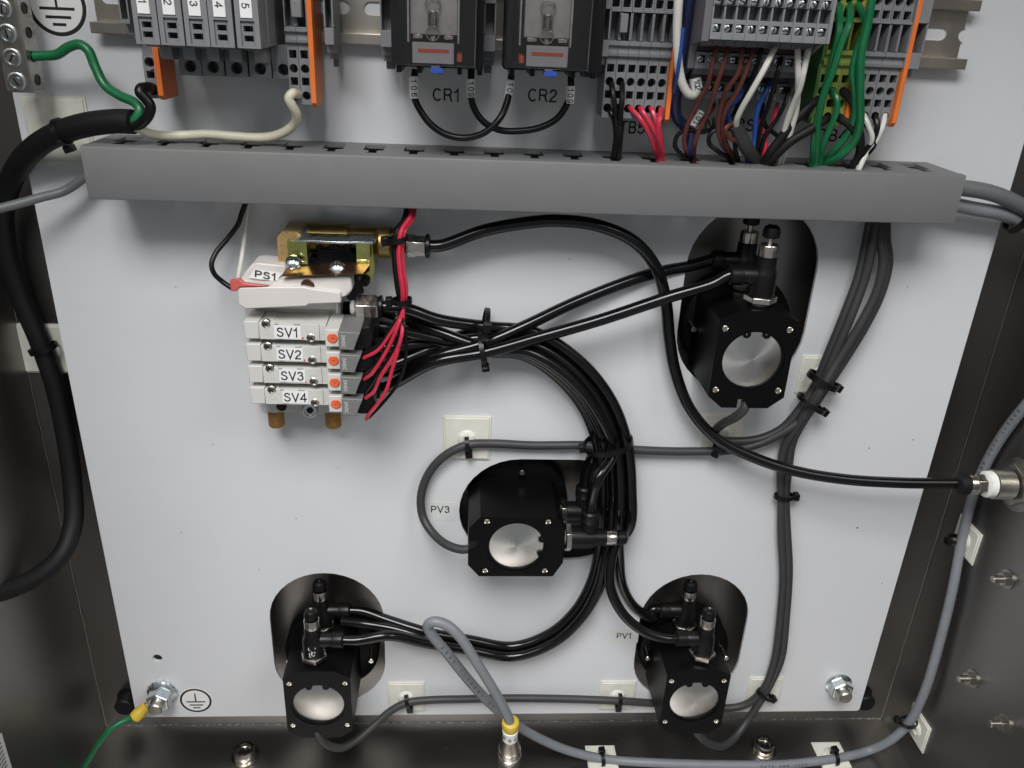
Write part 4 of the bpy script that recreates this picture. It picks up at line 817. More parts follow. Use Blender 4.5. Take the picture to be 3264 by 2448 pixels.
MB().prism([(pq(x, y, 41.5).x, pq(x, y, 41.5).y) for x, y in ot], 38.6, 41.5).build('red_grommet', 'pink', ps, .6)
lb = [(340, 730), (420, 652), (735, 700), (665, 795)]
lo = slab([pq(x, y, 31) for x, y in ((345, 755), (405, 652), (735, 700), (668, 797))], .3).build('name_label', 'sticker', ps)
MB().text('PS1', 4.0, pq(540, 727, 31.4)+Vector((0, 0, .3)), -9, squash=1.35).build('lettering', 'ink', lo)
# elbow fitting and wires of the switch
t = thing('push_fitting', 'nickel elbow push fitting on the pressure switch', 'tube fitting', tuple(pq(2150, 330, 16)), 'nickel push in fittings')
z1q = zoom(620, 620, 2.765)
def eq(x, y, h): return P(*z1q(x, y), h)
A = eq(1770, 430, 17); B = eq(1870, 445, 18)
MB().cyl(Vector((A.x-2, B.y, 17)), Vector((B.x+1, B.y, 17)), 4.6, 18).build('black_collar', 'black', t)
B0 = eq(1865, 450, 18); B1 = eq(2035, 460, 18)
MB().lathe([(5.4, 0), (6.3, .6), (6.3, B1.x-B0.x-6), (5.6, B1.x-B0.x-5), (5.6, B1.x-B0.x)], Vector((B0.x, B0.y, 18)), EX, 6, .2).build('hex_body', 'nickel', t, .3)
MB().lathe([(6.2, 0), (6.6, .4), (6.6, 2), (5, 2.6)], Vector((B1.x+.1, B0.y, 18)), EX, 22).build('release_ring', 'black', t)
sup0 = Vector((B1.x+1, B0.y, 18))
wire('switch_wire', 'black wire from the pressure switch up behind the duct', 'wire', [(500, 622, 34), (480, 608, 32), (462, 590, 26), (457, 570, 22), (467, 545, 18), (492, 515, 14), (514, 485, 12), (523, 458, 12), (532, 435, 12)], 1.35, 'wblack', 'pressure switch wires')
wire('switch_wire', 'white wire from the pressure switch up behind the duct', 'wire', [(512, 612, 34), (516, 590, 24), (523, 550, 15), (529, 505, 11), (533, 470, 10), (538, 438, 10)], 1.2, 'wwhite', 'pressure switch wires')

# ------------------------------------------------------------------ solenoid valves and manifold
z8 = zoom(740, 960, 3.687)
def vq(x, y, h): return P(*z8(x, y), h)
VX, VZ, PV_, VH = 115.3, 323.4, 12.86, 10.1     # left edge, top of the first valve, pitch, height
bx0, bx1 = vq(360, 1270, 22).x, 163.5
zbm = vq(700, 1312, 22).y
mf = thing('valve_manifold', 'white manifold base under the four solenoid valves', 'manifold', ((bx0+bx1)/2, zbm, 0))
MB().box(bx0, bx1, zbm, VZ+1.5, 0.2, 21.8).build('base', 'valve', mf, .5)
p0 = vq(880, 60, 26); p1 = vq(1205, 60, 26)
MB().box(VX+3, p1.x+1, VZ+2, VZ+13, .2, 25).box(p1.x+1.1, bx1, VZ+2, VZ+14, .2, 30).build('end_block', 'valve', mf, .8)
MB().box(vq(270, 1270, 10).x, bx0-.05, zbm+1, VZ+3, .3, 11).build('rail_foot', 'valve', mf, .3)
q = vq(580, 1235, 22); MB().lathe([(3.0, 0), (3.0, .25), (.3, .3)], q, EH, 20).build('bolt_hole', 'black', mf)
q = vq(915, 1280, 23); 
sk = MB().lathe([(4.4, -4), (4.4, 1), (4.0, 1.4), (3.5, 1.4), (3.3, .2), (2.4, .2)], q, EH, 20).build('cap_screw', 'zinc', mf)
MB().lathe([(2.3, .21), (2.2, .3)], q, EH, 6).build('hex_socket', 'black', sk)
for k, (x_, lb_) in enumerate(((515, 'left'), (1185, 'right'))):
    q = vq(x_, 1335, 12); e = vq(x_+5, 1530, 12); L_ = q.y-e.y
    t = thing('silencer', 'brown sintered bronze silencer at the bottom %s of the manifold' % lb_, 'silencer', (q.x, zbm, 12), 'bronze exhaust silencers')
    MB().lathe([(5.6, 0), (5.6, 2.2), (4.9, 2.8)], (q.x, zbm, 12), -EZ, 22).build('thread_collar', 'ptfe' if k == 0 else 'bronze', t)
    MB().lathe([(4.75, 0), (4.75, L_-1.2), (4.2, L_-.3), (3.2, L_), (.5, L_)], (q.x, zbm-2.7, 12), -EZ, 22).build('sintered_body', 'bronze', t)
V0 = None
def valve(i):
    at = (VX, VZ, 22); t = thing('solenoid_valve', '', 'solenoid valve', at, 'solenoid valves on the manifold')
    x = VX; z1_, z0_ = VZ, VZ-VH; hf = 40
    pf_ = [(x+.6, z0_), (x+36.5, z0_), (x+43, z0_), (x+43, z1_-.6), (x+33.5, z1_-.6), (x+33, z1_-1), (x+31, z1_-1), (x+30.5, z1_-.4), (x+14, z1_-.2), (x+12.8, z1_), (x, z1_), (x, z1_-1)]
    MB().prism([(x+7.75, z0_+.1), (x+31.8, z0_+.1), (x+32.4, z0_-.3), (x+37.2, z0_-.3), (x+37.8, z0_+.1), (x+43, z0_+.1), (x+43, z1_-1.1), (x+14.8, z1_-1.1), (x+14.2, z1_-.5), (x+9.2, z1_-.5), (x+8.6, z1_-1.1), (x+7.75, z1_-1.1)][::-1], 22, hf).build('body', 'valve', t, .45)
    MB().prism(rect(x, z0_+.2, x+7.6, z1_), 22, hf).build('end_cap', 'valve', t, .45)
    MB().box(x+39.4, x+39.6, z0_+.3, z1_-.7, hf-.1, hf+.06).build('seam', 'ink', t)
    em = MB()
    for ex in (10.6, 33.0):
        ex += x
        for a_, b_, c_, d_ in ((ex, ex+3, z1_-4.4, z1_-4.1), (ex, ex+3, z1_-7.1, z1_-6.8), (ex, ex+.3, z1_-6.8, z1_-4.4), (ex+2.7, ex+3, z1_-6.8, z1_-4.4), (ex+1.2, ex+1.8, z1_-6.8, z1_-4.4)): em.box(a_, b_, c_, d_, hf-.05, hf+.16)
    em.build('embossed_mark', 'valve', t)
    for sx_, sz_ in ((x+11.7, z1_-1.2), (x+34.8, z0_+1.4)):
        s = MB().lathe([(2.35, -2), (2.35, .2), (2.0, .5), (.4, .75)], (sx_, sz_, hf), EH, 20).build('screw', 'nickel', t)
        a = R(random.uniform(20, 70)); e1 = Vector((math.cos(a), math.sin(a), 0)); e2 = Vector((-math.sin(a), math.cos(a), 0))
        MB().fbox((sx_, sz_, hf+.72), e1, e2, EH, 1.5, .28, .12).fbox((sx_, sz_, hf+.73), e2, e1, EH, 1.5, .28, .12).build('cross_slot', 'black', s)
    pr = MB().text('JAPAN', .9, (x+28, z1_-1.3, hf+.05), 180)
    for k in range(3): pr.box(x+16.2+.1, x+18.2, z1_-1.1-k*.22, z1_-1.0-k*.22, hf+.02, hf+.05)
    pr.text('SUPPLY', .8, (x+18.5, z0_+.7, hf+.05), 180)
    pr.build('printing', 'ink', t)
    MB().box(x+30.1, x+31.0, z0_+.5, z0_+1.7, hf+.02, hf+.06).build('red_mark', 'rink', t)
    hk = 48
    MB().box(x+43.6, x+51, z0_-.3, z1_-.7, 24, hk).build('pilot_cover', 'valve', t, .4)
    bt = MB().lathe([(2.75, 0), (2.75, .35), (2.4, .6), (.5, .5)], (x+47.5, VZ-VH/2-.3, hk), EH, 24).build('button', 'button', t)
    MB().lathe([(.35, 0), (.2, .05)], (x+47.5, VZ-VH/2-.3, hk+.52), EH, 8).build('button_dimple', 'ink', bt)
    hg = 52; gl, gr = x+51.1, x+62.5
    MB().prism([(gl, z0_-.2), (gr-3.6, z0_-.4), (gr-2, z0_+4.5), (gr, z1_-.6), (gl, z1_-.2)], 25, hg).build('coil_case', 'vgrey', t, .4)
    MB().text('24VDC', 1.9, (gl+2.6, z0_+4.6, hg+.05), -90, squash=.92).build('lettering', 'wink', t)
    MB().prism([(gr-3.5, z0_-2.6), (gr+4.2, z0_-2.6), (gr+6, z0_+5), (gr+4, z1_+.5), (gr-.1, z1_-.9), (gr-1.9, z0_+4.5), (gr-3.4, z0_+.2), (gr-4.1, z0_-.2), (gr-3.9, z0_-2)], 27, 45).build('plug', 'black', t, .4)
    MB().box(gr+1, gr+7, z0_-.6, z0_+6, 20, 30).box(gr+4.5, gr+5.6, z0_-2, z0_+4.5, 30, 40).build('plug_latch', 'black', t, .3)
    MB().lathe([(1.6, 0), (1.6, .3)], (gr-1.2, z0_-.9, 45), EH, 10).lathe([(1.6, 0), (1.6, .3)], (gr-1.6, z0_+1.9, 45), EH, 10).build('wire_port', 'rubber', t)
    return t
V0 = valve(0); VS = [V0]+[copy_tree(V0) for _ in range(3)]
for i, o in enumerate(VS):
    place(o, (VX, VZ-PV_*i, 22), 'ivory solenoid valve labelled SV%d' % (i+1))
    x = VX+(15.6, 16.0, 16.4, 17.2)[i]; z = VZ-PV_*i-VH*.5-.6+(-.1, .1, .25, .1)[i]; k = random.uniform(-.2, .2)
    st = MB().fbox((x+7, z, 40.14), Vector((1, -.02, 0)), Vector((.02, 1, 0)), EH, 7.0, 3.7, .1)
    so = st.build('name_label', 'sticker', o)
    MB().text('SV%d' % (i+1), 5.5, (x+7, z, 40.3), -1, squash=.98).build('lettering', 'ink', so)
# nickel fitting on the manifold's end block
t = thing('push_fitting', 'nickel elbow push fitting on top of the valve manifold', 'tube fitting', tuple(eq(1520, 1000, 24)), 'nickel push in fittings')
F0 = eq(1420, 985, 24); F1 = eq(1625, 985, 24); fzc = eq(1500, 985, 24).y
MB().lathe([(4.5, 0), (4.9, 1), (4.5, 2), (4.9, 3)], Vector((F0.x-2.5, fzc, 24)), EX, 20).build('thread', 'ptfe', t)
MB().lathe([(6.2, 0), (7.2, .7), (7.2, F1.x-F0.x-1.5), (6.4, F1.x-F0.x)], Vector((F0.x, fzc, 24)), EX, 6, .45).build('hex_body', 'nickel', t, .3)
MB().lathe([(5.6, 0), (6.2, .4), (6.2, 1.8), (4.6, 2.4)], Vector((F1.x+.05, fzc, 24)), EX, 22).build('release_ring', 'black', t)
fit9 = Vector((F1.x+1, fzc, 24))
# black port fittings, one pair per valve
ports = []
for i in range(4):
    for j in range(2):
        z = VZ-PV_*i-3.0-j*6.3; hh = 8+j*9
        ports.append(Vector((bx1+1, z, hh)))
        t = thing('port_fitting', ['upper', 'lower'][j]+' black port fitting beside solenoid valve SV%d' % (i+1), 'tube fitting', (bx1, z, hh), 'black port fittings')
        MB().lathe([(4.0, 0), (4.0, 9), (3.6, 9.4)], (bx1, z, hh), EX, 18).build('body', 'black', t)
        MB().lathe([(4.3, 0), (4.3, 1.6), (3.2, 2)], (bx1+9.5, z, hh), EX, 18).build('release_ring', 'rubber', t)

# ------------------------------------------------------------------ pneumatic actuators behind the cutouts
def fitting(parent, u, hp, side, cx, cz, longk):
    b = lambda pr, n=22, rot=0: MB().lathe(pr, (cx+u, cz+29.5, hp), EZ, n, rot)
    f = b([(7.0, 5.8), (7.0, 17), (6.6, 19), (5.6, 21.5), (5.5, 27.3)]).lathe([(5.0, 0), (5.0, 12), (4.7, 13)], (cx+u, cz+29.5+16.5, hp), EX*side, 20).lathe([(5.5, 12.5), (5.7, 13), (5.7, 19), (4.6, 20)], (cx+u, cz+29.5+16.5, hp), EX*side, 20)
    f = f.build('flow_control', 'black', parent)
    b([(4.4, 0), (4.6, .8), (4.2, 1.5)]).build('seal', 'ptfe', f)
    b([(8.2, 1.6), (9.1, 2.2), (9.1, 5.2), (8.2, 5.75)], 6, .52).build('nut', 'nickel', f, .25)
    b([(4.7, 27.35), (5.1, 27.8), (5.2, 33.6), (4.8, 34.2), (1.5, 34.3), (1.5, 34.9+longk)]).build('collar', 'nickel', f)
    pk = [(4.0, 35+longk), (4.7, 35.6+longk), (4.7, 38.5+longk), (4.0, 40.6+longk), (2.3, 41.8+longk), (.9, 42+longk)]
    b(pk, 20).build('knob', 'black', f)
    b([(.9, 42.02+longk), (.8, 42.3+longk), (.2, 42.1+longk)], 10).build('knob_screw', 'zinc', f)
    return f
def actuator(label, cx, cz, side, uA, uB, rot=0, longk=0.0, off=(0, 0)):
    t = thing('pneumatic_actuator', label, 'actuator', (cx, cz, 0), 'black pneumatic actuators')
    MB().lathe([(33.5, HB+.3), (33.5, -11.5), (32, -10.5)], (cx, cz, 0), EH, 48).build('flange', 'anod', t)
    for s_ in (-1, 1): MB().lathe([(1.9, -10.6), (1.9, 0), (1.6, .4), (.3, .5)], (cx+s_*29, cz+1, 0), EH, 14).build('dowel_pin', 'nickel', t)
    x, z = cx+off[0], cz+off[1]
    pol = [(-11.5, 29.5), (-22, 23.8), (-22, -22.5), (-13.5, -29.5), (-4.6, -29.5), (-4.6, -24), (-1, -24), (2.2, -29.5), (13.5, -29.5), (22, -22.5), (22, 23.8), (11.5, 29.5)]
    pol = [(x+a, z+b) for a, b in pol][::-1]
    holes = [circ(x, z, 18.2, 40)]+[circ(x+a*18.2, z+b*18.6, 2.25, 14) for a in (-1, 1) for b in (-1, 1)]
    MB().prism(pol, -10.6, 38.5, holes, depth=[3.2, 3, 3, 3, 3]).build('body', 'anod', t, .5)
    MB().lathe([(17.4, -3.15), (17.4, -1.4), (17.0, -1.15), (.05, -1.0)], (x, z, 38.5), EH, 64).build('end_disc', 'disc', t)
    rg = MB().prism(circ(x, z, 18.15, 48), 36.9, 37.9, [circ(x, z, 17.0, 48)])
    for s_ in (-1, 1): rg.prism(circ(x+s_*5.6, z+15.6, 2.3, 16), 37.45, 38.3, [circ(x+s_*5.6, z+15.7, .75, 10)])
    rg.build('retaining_ring', 'anod', t)
    for a in (-1, 1):
        for b_ in (-1, 1): MB().lathe([(2.2, -2.9), (2.2, -.7), (1.6, -.3), (1.1, -1.2), (.3, -1.3)], (x+a*18.2, z+b_*18.6, 38.5), EH, 14).build('screw', 'nickel', t)
    fa = fitting(t, uA+off[0], 27, side, cx, cz+off[1], longk); fb = fitting(t, uB+off[0], -2, side, cx, cz+off[1], longk)
    if rot: t.rotation_euler = (0, R(rot), 0)
    def tip(u, hp):
        dx, dz = u+off[0]+side*19, 29.5+16.5+off[1]
        if rot: dx, dz = dx*math.cos(R(rot))+dz*math.sin(R(rot)), -dx*math.sin(R(rot))+dz*math.cos(R(rot))
        return Vector((cx+dx, cz+dz, hp))
    return tip(uA, 27), tip(uB, -2)
A2 = actuator('black actuator at upper right with its knobs under the duct', 398.5, 308, -1, 2.5, 0.8, 0, 3.0, (-5, -2.5))
A3 = actuator('black actuator lying sideways in the middle beside the PV3 label', 270, 179.5, -1, 0.5, 0.5, 90, 0, (1.0, -3.6))
A4 = actuator('black actuator at lower left with printed flow control', 141.2, 51, 1, -2.8, -2.0, 0, 0, (-2, -1.2))
A1 = actuator('black actuator at lower right beside the PV1 label', 399, 52, -1, 3.6, -1.5, 0, 0, (-4, -2))
# print on the front flow control of the lower left actuator
ca = 141.2-4.8
acts = [o for o in COL.objects if o.name.startswith('pneumatic_actuator')]
fcs = [o for o in COL.objects if o.parent == acts[2] and o.name.startswith('flow_control')]
b = MB(); cz_ = 51-1.2+29.5
e0 = Vector((ca, cz_+8, 27))
def onc(u, w_): a = u/7.0; return Vector((ca+7.06*math.sin(a), cz_+w_, 27+7.06*math.cos(a)))
def stroke(u0, w0, u1, w1, th=.35):
    p, q = onc(u0, w0), onc(u1, w1); d = (q-p); n = (p-Vector((ca, p.y, 27))).normalized(); s_ = d.cross(n).normalized()*th
    b.add([p-s_, p+s_, q+s_, q-s_], [(0, 1, 2, 3)])
for u0, w0, u1, w1 in ((-2, 15.5, 2.4, 15.5), (-2, 13.6, -2, 15.5), (2.4, 14.6, 2.4, 15.5), (-2, 13.6, -.8, 13.6), (-1.6, 8, -1.6, 11.2), (-1.6, 11.2, 2, 11.2), (2, 11.2, 2, 12.6), (0, 9, 0, 13), (-1, 10.2, 1.2, 12), (-1.6, 8, -.6, 8), (.4, 9, 1.6, 9), (1.6, 9, 1.6, 10)): stroke(u0, w0, u1, w1, .28)
b.build('printed_symbol', 'wink', fcs[0])

# ------------------------------------------------------------------ pneumatic tubes
gT = 'black pneumatic tubes'
TR = 3.45
def bundle(k):                                    # slot k in the bundle cross-section: (across, height)
    return [(-7.1, 3.6), (0, 3.5), (7.1, 3.6), (-3.6, 9.7), (3.6, 9.7), (0, 15.9), (10.6, 9.7)][k]
mid = [(1047, 735), (1140, 745), (1225, 800), (1285, 875), (1316, 960), (1325, 1050), (1322, 1130)]
def along(k, pts, hb=4.0):
    q = [P(x, y, 8) for x, y in pts]; out = []; a, h = bundle(k)
    for i, p in enumerate(q):
        d = (q[min(i+1, len(q)-1)]-q[max(i-1, 0)]).normalized(); n = Vector((d.y, -d.x, 0))
        out.append(Vector((p.x-n.x*a, p.y-n.y*a, h+hb)))
    return out
def start(k): 
    p = ports[k]; return [p+Vector((9, 0, 0)), p+Vector((20, -.5, 1))]
def tubeobj(label, pts): 
    o = MB().tube(pts, TR, 14, 8).build('pneumatic_tube', 'tube', at=pts[0]); return tag(o, label, 'tube', gT)
# to the upper right actuator
tubeobj('black tube from SV4 to the near fitting of the upper right actuator', start(7)+[P(940, 782, 26), P(1045, 762, 24), P(1160, 730, 24), P(1300, 690, 25), P(1450, 640, 27), P(1540, 613, 27), A2[0], A2[0]+Vector((6, 0, 0))])
tubeobj('black tube from SV4 to the far fitting of the upper right actuator', start(6)+[P(940, 770, 22), P(1045, 742, 20), P(1130, 706, 16), P(1250, 650, 8), P(1400, 594, 2), P(1500, 572, -1), A2[1], A2[1]+Vector((6, 0, 0))])
# bundle that sweeps down: indices of bundle slots
def down(k, port, label, tail, cut=7):
    tubeobj(label, (start(port) if port is not None else [fit9, fit9+Vector((14, -1, 0)), P(945, 690, 21)])+along(k, mid[:cut])+tail)
low = [(1318, 1190), (1300, 1262), (1262, 1330), (1200, 1385), (1110, 1416), (1010, 1402), (900, 1365)]
def lowpath(k, pts): return along(k, pts, 3.0)
down(5, 0, 'black tube from SV1 to the near fitting of the sideways actuator', [A3[0]+Vector((2, 26, 3)), A3[0]+Vector((0, 8, 0)), A3[0]+Vector((0, -5, 0))], 5)
down(3, 1, 'black tube from SV1 to the far fitting of the sideways actuator', [A3[1]+Vector((3, 26, 4)), A3[1]+Vector((0, 9, 0)), A3[1]+Vector((0, -5, 0))], 5)
down(0, 2, 'black tube from SV2 to the far fitting of the lower left actuator', lowpath(0, low[:-1])+[P(925, 1366, 9), P(840, 1340, 3), A4[1]+Vector((9, -.8, 0)), A4[1]+Vector((-5, 0, 0))])
down(1, 3, 'black tube from SV2 to the near fitting of the lower left actuator', lowpath(3, low[:-1])+[P(920, 1389, 19), P(840, 1373, 25), A4[0]+Vector((9, -.6, 0)), A4[0]+Vector((-5, 0, 0))])
down(4, 4, 'black tube from SV3 to the far fitting of the lower right actuator', [P(1338, 1200, 10), P(1345, 1265, 6), P(1372, 1312, 2), P(1412, 1335, -1), A1[1]+Vector((-6, 0, 0)), A1[1]+Vector((5, 0, 0))])
down(2, 5, 'black tube from SV3 to the near fitting of the lower right actuator', [P(1322, 1200, 16), P(1318, 1265, 20), P(1345, 1325, 24), P(1390, 1363, 26), A1[0]+Vector((-7, 0, 0)), A1[0]+Vector((5, 0, 0))])
down(6, None, 'black tube from the manifold supply fitting down the bundle', lowpath(1, low[:-1])+[P(922, 1378, 11), P(850, 1358, 8), P(790, 1348, 5), P(735, 1342, 6)])
# air supply from the bulkhead on the right wall
flg = PX(2198, 1049, XR)
tubeobj('single black air supply tube arching to the right wall', [sup0, sup0+Vector((8, .6, 0)), P(1040, 500, 20), P(1120, 484, 22), P(1200, 477, 23), P(1290, 487, 22), P(1370, 522, 20), P(1418, 580, 15), P(1438, 650, 12), P(1446, 730, 12), P(1458, 800, 12), P(1490, 882, 13), P(1545, 945, 16), P(1620, 985, 19), P(1720, 1018, 23), P(1830, 1036, 27), P(1950, 1043, 31), P(2050, 1044, 33), P(2090, 1044, 34)])
# bulkhead connector on the right wall
z4 = zoom(2664, 1248, 2.765)
bk = thing('bulkhead_fitting', 'threaded nickel bulkhead air fitting on the right wall', 'tube fitting', tuple(flg), None)
BZ = P(2140, 1046, 34).y; BHh = 34
def bxs(x): return P(*z4(x, 825), BHh).x
def bl(pr, n=24, rot=0): return MB().lathe(pr, (0, BZ, BHh), EX, n, rot)
X0 = [bxs(v) for v in (1055, 1160, 1215, 1300, 1375, 1530)]
bl([(5.0, X0[0]), (6.6, X0[0]+.8), (6.8, X0[1]-1), (6, X0[1])]).build('release_ring', 'rubber', bk)
bl([(5.6, X0[1]), (5.8, X0[1]+.4), (5.8, X0[2]), (5.2, X0[2]+.3)]).build('collar', 'nickel', bk)
bl([(6.2, X0[2]+.2), (6.4, X0[2]+.6), (6.4, X0[3]-.3), (6.0, X0[3])], 6).build('hex_body', 'nickel', bk, .2)
bl([(6.6, X0[3]), (8.2, X0[3]+1), (8.4, X0[4]-.6), (7, X0[4])]).build('thread_tape', 'ptfe', bk)
pr = []
n_ = 14
for i in range(n_+1): 
    xx = X0[4]+(X0[5]-X0[4])*i/n_; pr += [(9.2, xx), (8.7, xx+(X0[5]-X0[4])/n_*.5)]
bl(pr, 28).build('threaded_body', 'tin', bk)
bl([(13.5, X0[5]+1), (14, X0[5]+2), (14, XR-2.2)], 6).build('lock_nut', 'tin', bk, .3)
bl([(17, XR-2.1), (17, XR-.1)], 40).build('toothed_washer', 'tin', bk)

# ------------------------------------------------------------------ grey cables
gC = 'dark grey actuator cables'
CR_ = 2.75
def cable(label, pts, r=CR_, m='gcable', group=gC, name='actuator_cable'): 
    q = [P(*p) if not isinstance(p, Vector) else p for p in pts]
    o = MB().tube(q, r, 12, 8).build(name, m, at=q[0]); return tag(o, label, 'cable', group), q
dn = lambda x: Vector((P(x, 470, 12).x, 388, 12))
cable('dark grey cable from the duct to the upper right actuator', [dn(1880), (1875, 505, 12), (1857, 590, 13), (1824, 680, 14), (1787, 770, 12), (1762, 830, 9), (1730, 880, 9), (1690, 925, 9), (1640, 948, 8), (1580, 953, 6), (1548, 948, 6), (1545, 932, 10), (1562, 915, 22), (1590, 900, 32), (1608, 882, 36), (1612, 866, 35)])
cable('dark grey cable from the duct to the sideways actuator', [dn(1890), (1886, 520, 16), (1868, 600, 16), (1835, 690, 17), (1800, 770, 15), (1778, 825, 13), (1745, 892, 12), (1700, 928, 11), (1640, 958, 9), (1580, 972, 8), (1500, 975, 6), (1420, 974, 6), (1340, 969, 6), (1270, 962, 6), (1150, 962, 5), (1060, 958, 5), (1010, 961, 6), (960, 985, 6), (925, 1025, 6), (909, 1075, 7), (915, 1120, 10), (938, 1155, 18), (968, 1178, 28), (1000, 1187, 33), (1026, 1182, 34)])
cable('dark grey cable from the duct to the lower right actuator', [dn(1908), (1914, 520, 12), (1919, 565, 12), (1904, 630, 13), (1868, 705, 14), (1822, 780, 12), (1772, 855, 12), (1738, 905, 12), (1712, 955, 8), (1703, 1010, 6), (1697, 1075, 6), (1700, 1150, 6), (1704, 1230, 6), (1698, 1330, 6), (1688, 1420, 6), (1668, 1470, 6), (1645, 1510, 7), (1612, 1560, 10), (1585, 1595, 18), (1560, 1612, 27), (1530, 1605, 33), (1508, 1586, 36), (1498, 1572, 34)])
cable('dark grey cable from the duct to the lower left actuator', [dn(1900), (1903, 515, 17), (1908, 565, 17), (1894, 630, 17), (1856, 705, 17), (1812, 775, 16), (1772, 845, 17), (1725, 915, 12), (1695, 965, 8), (1687, 1020, 6), (1688, 1080, 6), (1688, 1160, 6), (1692, 1240, 6), (1685, 1340, 6), (1672, 1430, 6), (1648, 1490, 6), (1610, 1522, 5), (1560, 1530, 3.5), (1480, 1524, 3), (1400, 1518, 4.5), (1340, 1514, 6), (1240, 1510, 5), (1120, 1508, 5), (1010, 1510, 5), (930, 1512, 5), (880, 1518, 6), (845, 1535, 8), (810, 1565, 13), (775, 1595, 20), (740, 1615, 28), (710, 1610, 33), (690, 1592, 36), (678, 1572, 34)])
lgt, lq = cable('light grey sensor cable looping from the right wall to the floor connector', [PX(2260, 830, XR-4), PX(2212, 880, XR-4), PX(2150, 965, XR-4), PX(2105, 1060, XR-4), PX(2078, 1165, XR-5), PX(2058, 1270, XR-6), PX(2030, 1385, XR-6), PX(1995, 1500, XR-7), PX(1960, 1565, XR-9), PX(1925, 1598, XR-16), PF(1880, 1620, ZF+4), PF(1830, 1634, ZF+4), PF(1760, 1645, ZF+4), PF(1680, 1652, ZF+4), PF(1560, 1652, ZF+4), PF(1420, 1648, ZF+4), PF(1310, 1640, ZF+4), P(1230, 1622, 17), P(1165, 1595, 22), P(1115, 1566, 28), P(1070, 1530, 34), P(1020, 1478, 40), P(965, 1410, 46), P(932, 1370, 48), P(924, 1352, 49), P(935, 1343, 50), P(960, 1348, 51), P(990, 1372, 53), P(1035, 1440, 55), P(1075, 1505, 55), P(1098, 1550, 54), P(1103, 1568, 53)], 3.3, 'lcable', None, 'sensor_cable')
cable('upper grey cable leaving the right end of the duct', [Vector((470, 402, 20)), Vector((487, 402, 20)), (2130, 414, 20), (2180, 432, 18), (2230, 460, 14), (2290, 500, 10)], 4.4, 'mcable', 'cables leaving the duct end', 'duct_cable')
cable('lower pale grey cable leaving the right end of the duct', [Vector((470, 393, 15)), Vector((485, 393, 15)), (2110, 452, 15), (2165, 462, 14), (2210, 484, 10), (2270, 530, 6)], 4.0, 'lcable', 'cables leaving the duct end', 'duct_cable')
cable('thin grey cable from the left end of the duct to the wall', [Vector((62, 399, 12)), Vector((46, 398, 12)), (140, 412, 14), (90, 426, 19), (40, 440, 24), (-40, 460, 32)], 2.4, 'mcable', None, 'duct_cable')
# printing on the light grey cable
def cable_print(txt, a, b, n_each, cap, r, off=EH, parent=None):
    full = spline(lq, 8); i0 = min(range(len(full)), key=lambda i: (full[i]-a).length); i1 = min(range(len(full)), key=lambda i: (full[i]-b).length)
    seg = full[i0:i1+1] if i0 < i1 else full[i1:i0+1][::-1]; L = [0]
    for k in range(1, len(seg)): L.append(L[-1]+(seg[k]-seg[k-1]).length)
    mb = MB()
    for ci, chh in enumerate(txt):
        s_ = L[-1]*(ci+.5)/len(txt)
        k = max(1, next((j for j in range(len(L)) if L[j] >= s_), len(L)-1)); f = (s_-L[k-1])/max(1e-6, L[k]-L[k-1]); p = seg[k-1].lerp(seg[k], f)
        d = (seg[k]-seg[k-1]).normalized(); view = (Vector((CX, CZ, -CY))-p).normalized() if off is None else off
        nn = (view-d*view.dot(d)).normalized(); e2 = nn.cross(d)
        if chh != ' ': mb.text(chh, cap, p+nn*(r+.08), 0, d, e2)
    mb.build('cable_print', 'ink', parent)
cable_print('300V LL54661-02', P(948, 1388, 47), P(1060, 1522, 35), 1, 2.1, 3.3, Vector((.15, .5, .85)), lgt)
cable_print('AWM 300V LL5466', PX(2120, 1018, XR-4), PX(2212, 880, XR-4), 1, 2.0, 3.3, Vector((-.8, .3, .5)), lgt)
cable_print('E472 AWM 300V', PF(1640, 1652, ZF+4), PF(1745, 1646, ZF+4), 1, 2.0, 3.3, Vector((0, .5, .86)), lgt)
# connector at the floor
cz0 = P(1100, 1566, 53)
cn = thing('round_connector', 'nickel round sensor connector with yellow collar on the floor', 'connector', (cz0.x, ZF, 45))
cd = (P(1099, 1690, 46)-P(1103, 1560, 53)).normalized(); cp = P(1103, 1556, 53)
def cl(pr, m_, nm, n=24, par=cn, bev=0): return MB().lathe(pr, cp, cd, n).build(nm, m_, par, bev)
cl([(4.2, 0), (5.6, 1.2), (5.9, 2.4), (5.7, 6.5), (4.8, 9)], 'yellow', 'yellow_collar')
lb_ = cl([(5.0, 9), (5.4, 9.3), (5.0, 14.5), (5.0, 18.5)], 'sticker', 'white_sleeve')
mb = MB()
for chh, ang in (('P', -48), ('s', -6), ('c', 38)):
    a = R(ang); axn = (EH*math.cos(a)+EX*math.sin(a)); axn = (axn-cd*axn.dot(cd)).normalized(); tg = (-cd).cross(axn).normalized()
    mb.text(chh, 3.6, cp+cd*13.6+axn*5.5, 0, tg, -cd)
mb.build('lettering', 'ink', lb_)
cl([(4.2, 18.3), (4.4, 19.5), (4.2, 20)], 'yellow', 'yellow_ring')
cl([(4.8, 20), (5.0, 21), (7.0, 26), (7.2, 29)], 'nickel', 'tapered_shell')
cl([(7.6, 29.1), (7.8, 29.6), (7.8, 33), (7.2, 33.4), (7.2, 34.6), (8.0, 35), (8.0, 40), (7.6, 40.6), (7.4, 52)], 'nickel', 'coupling_nut', 30)
ext = (cp+cd*52)
MB().cyl(ext, Vector((ext.x, ZF, ext.z)), 7.5, 20).build('socket', 'nickel', cn)

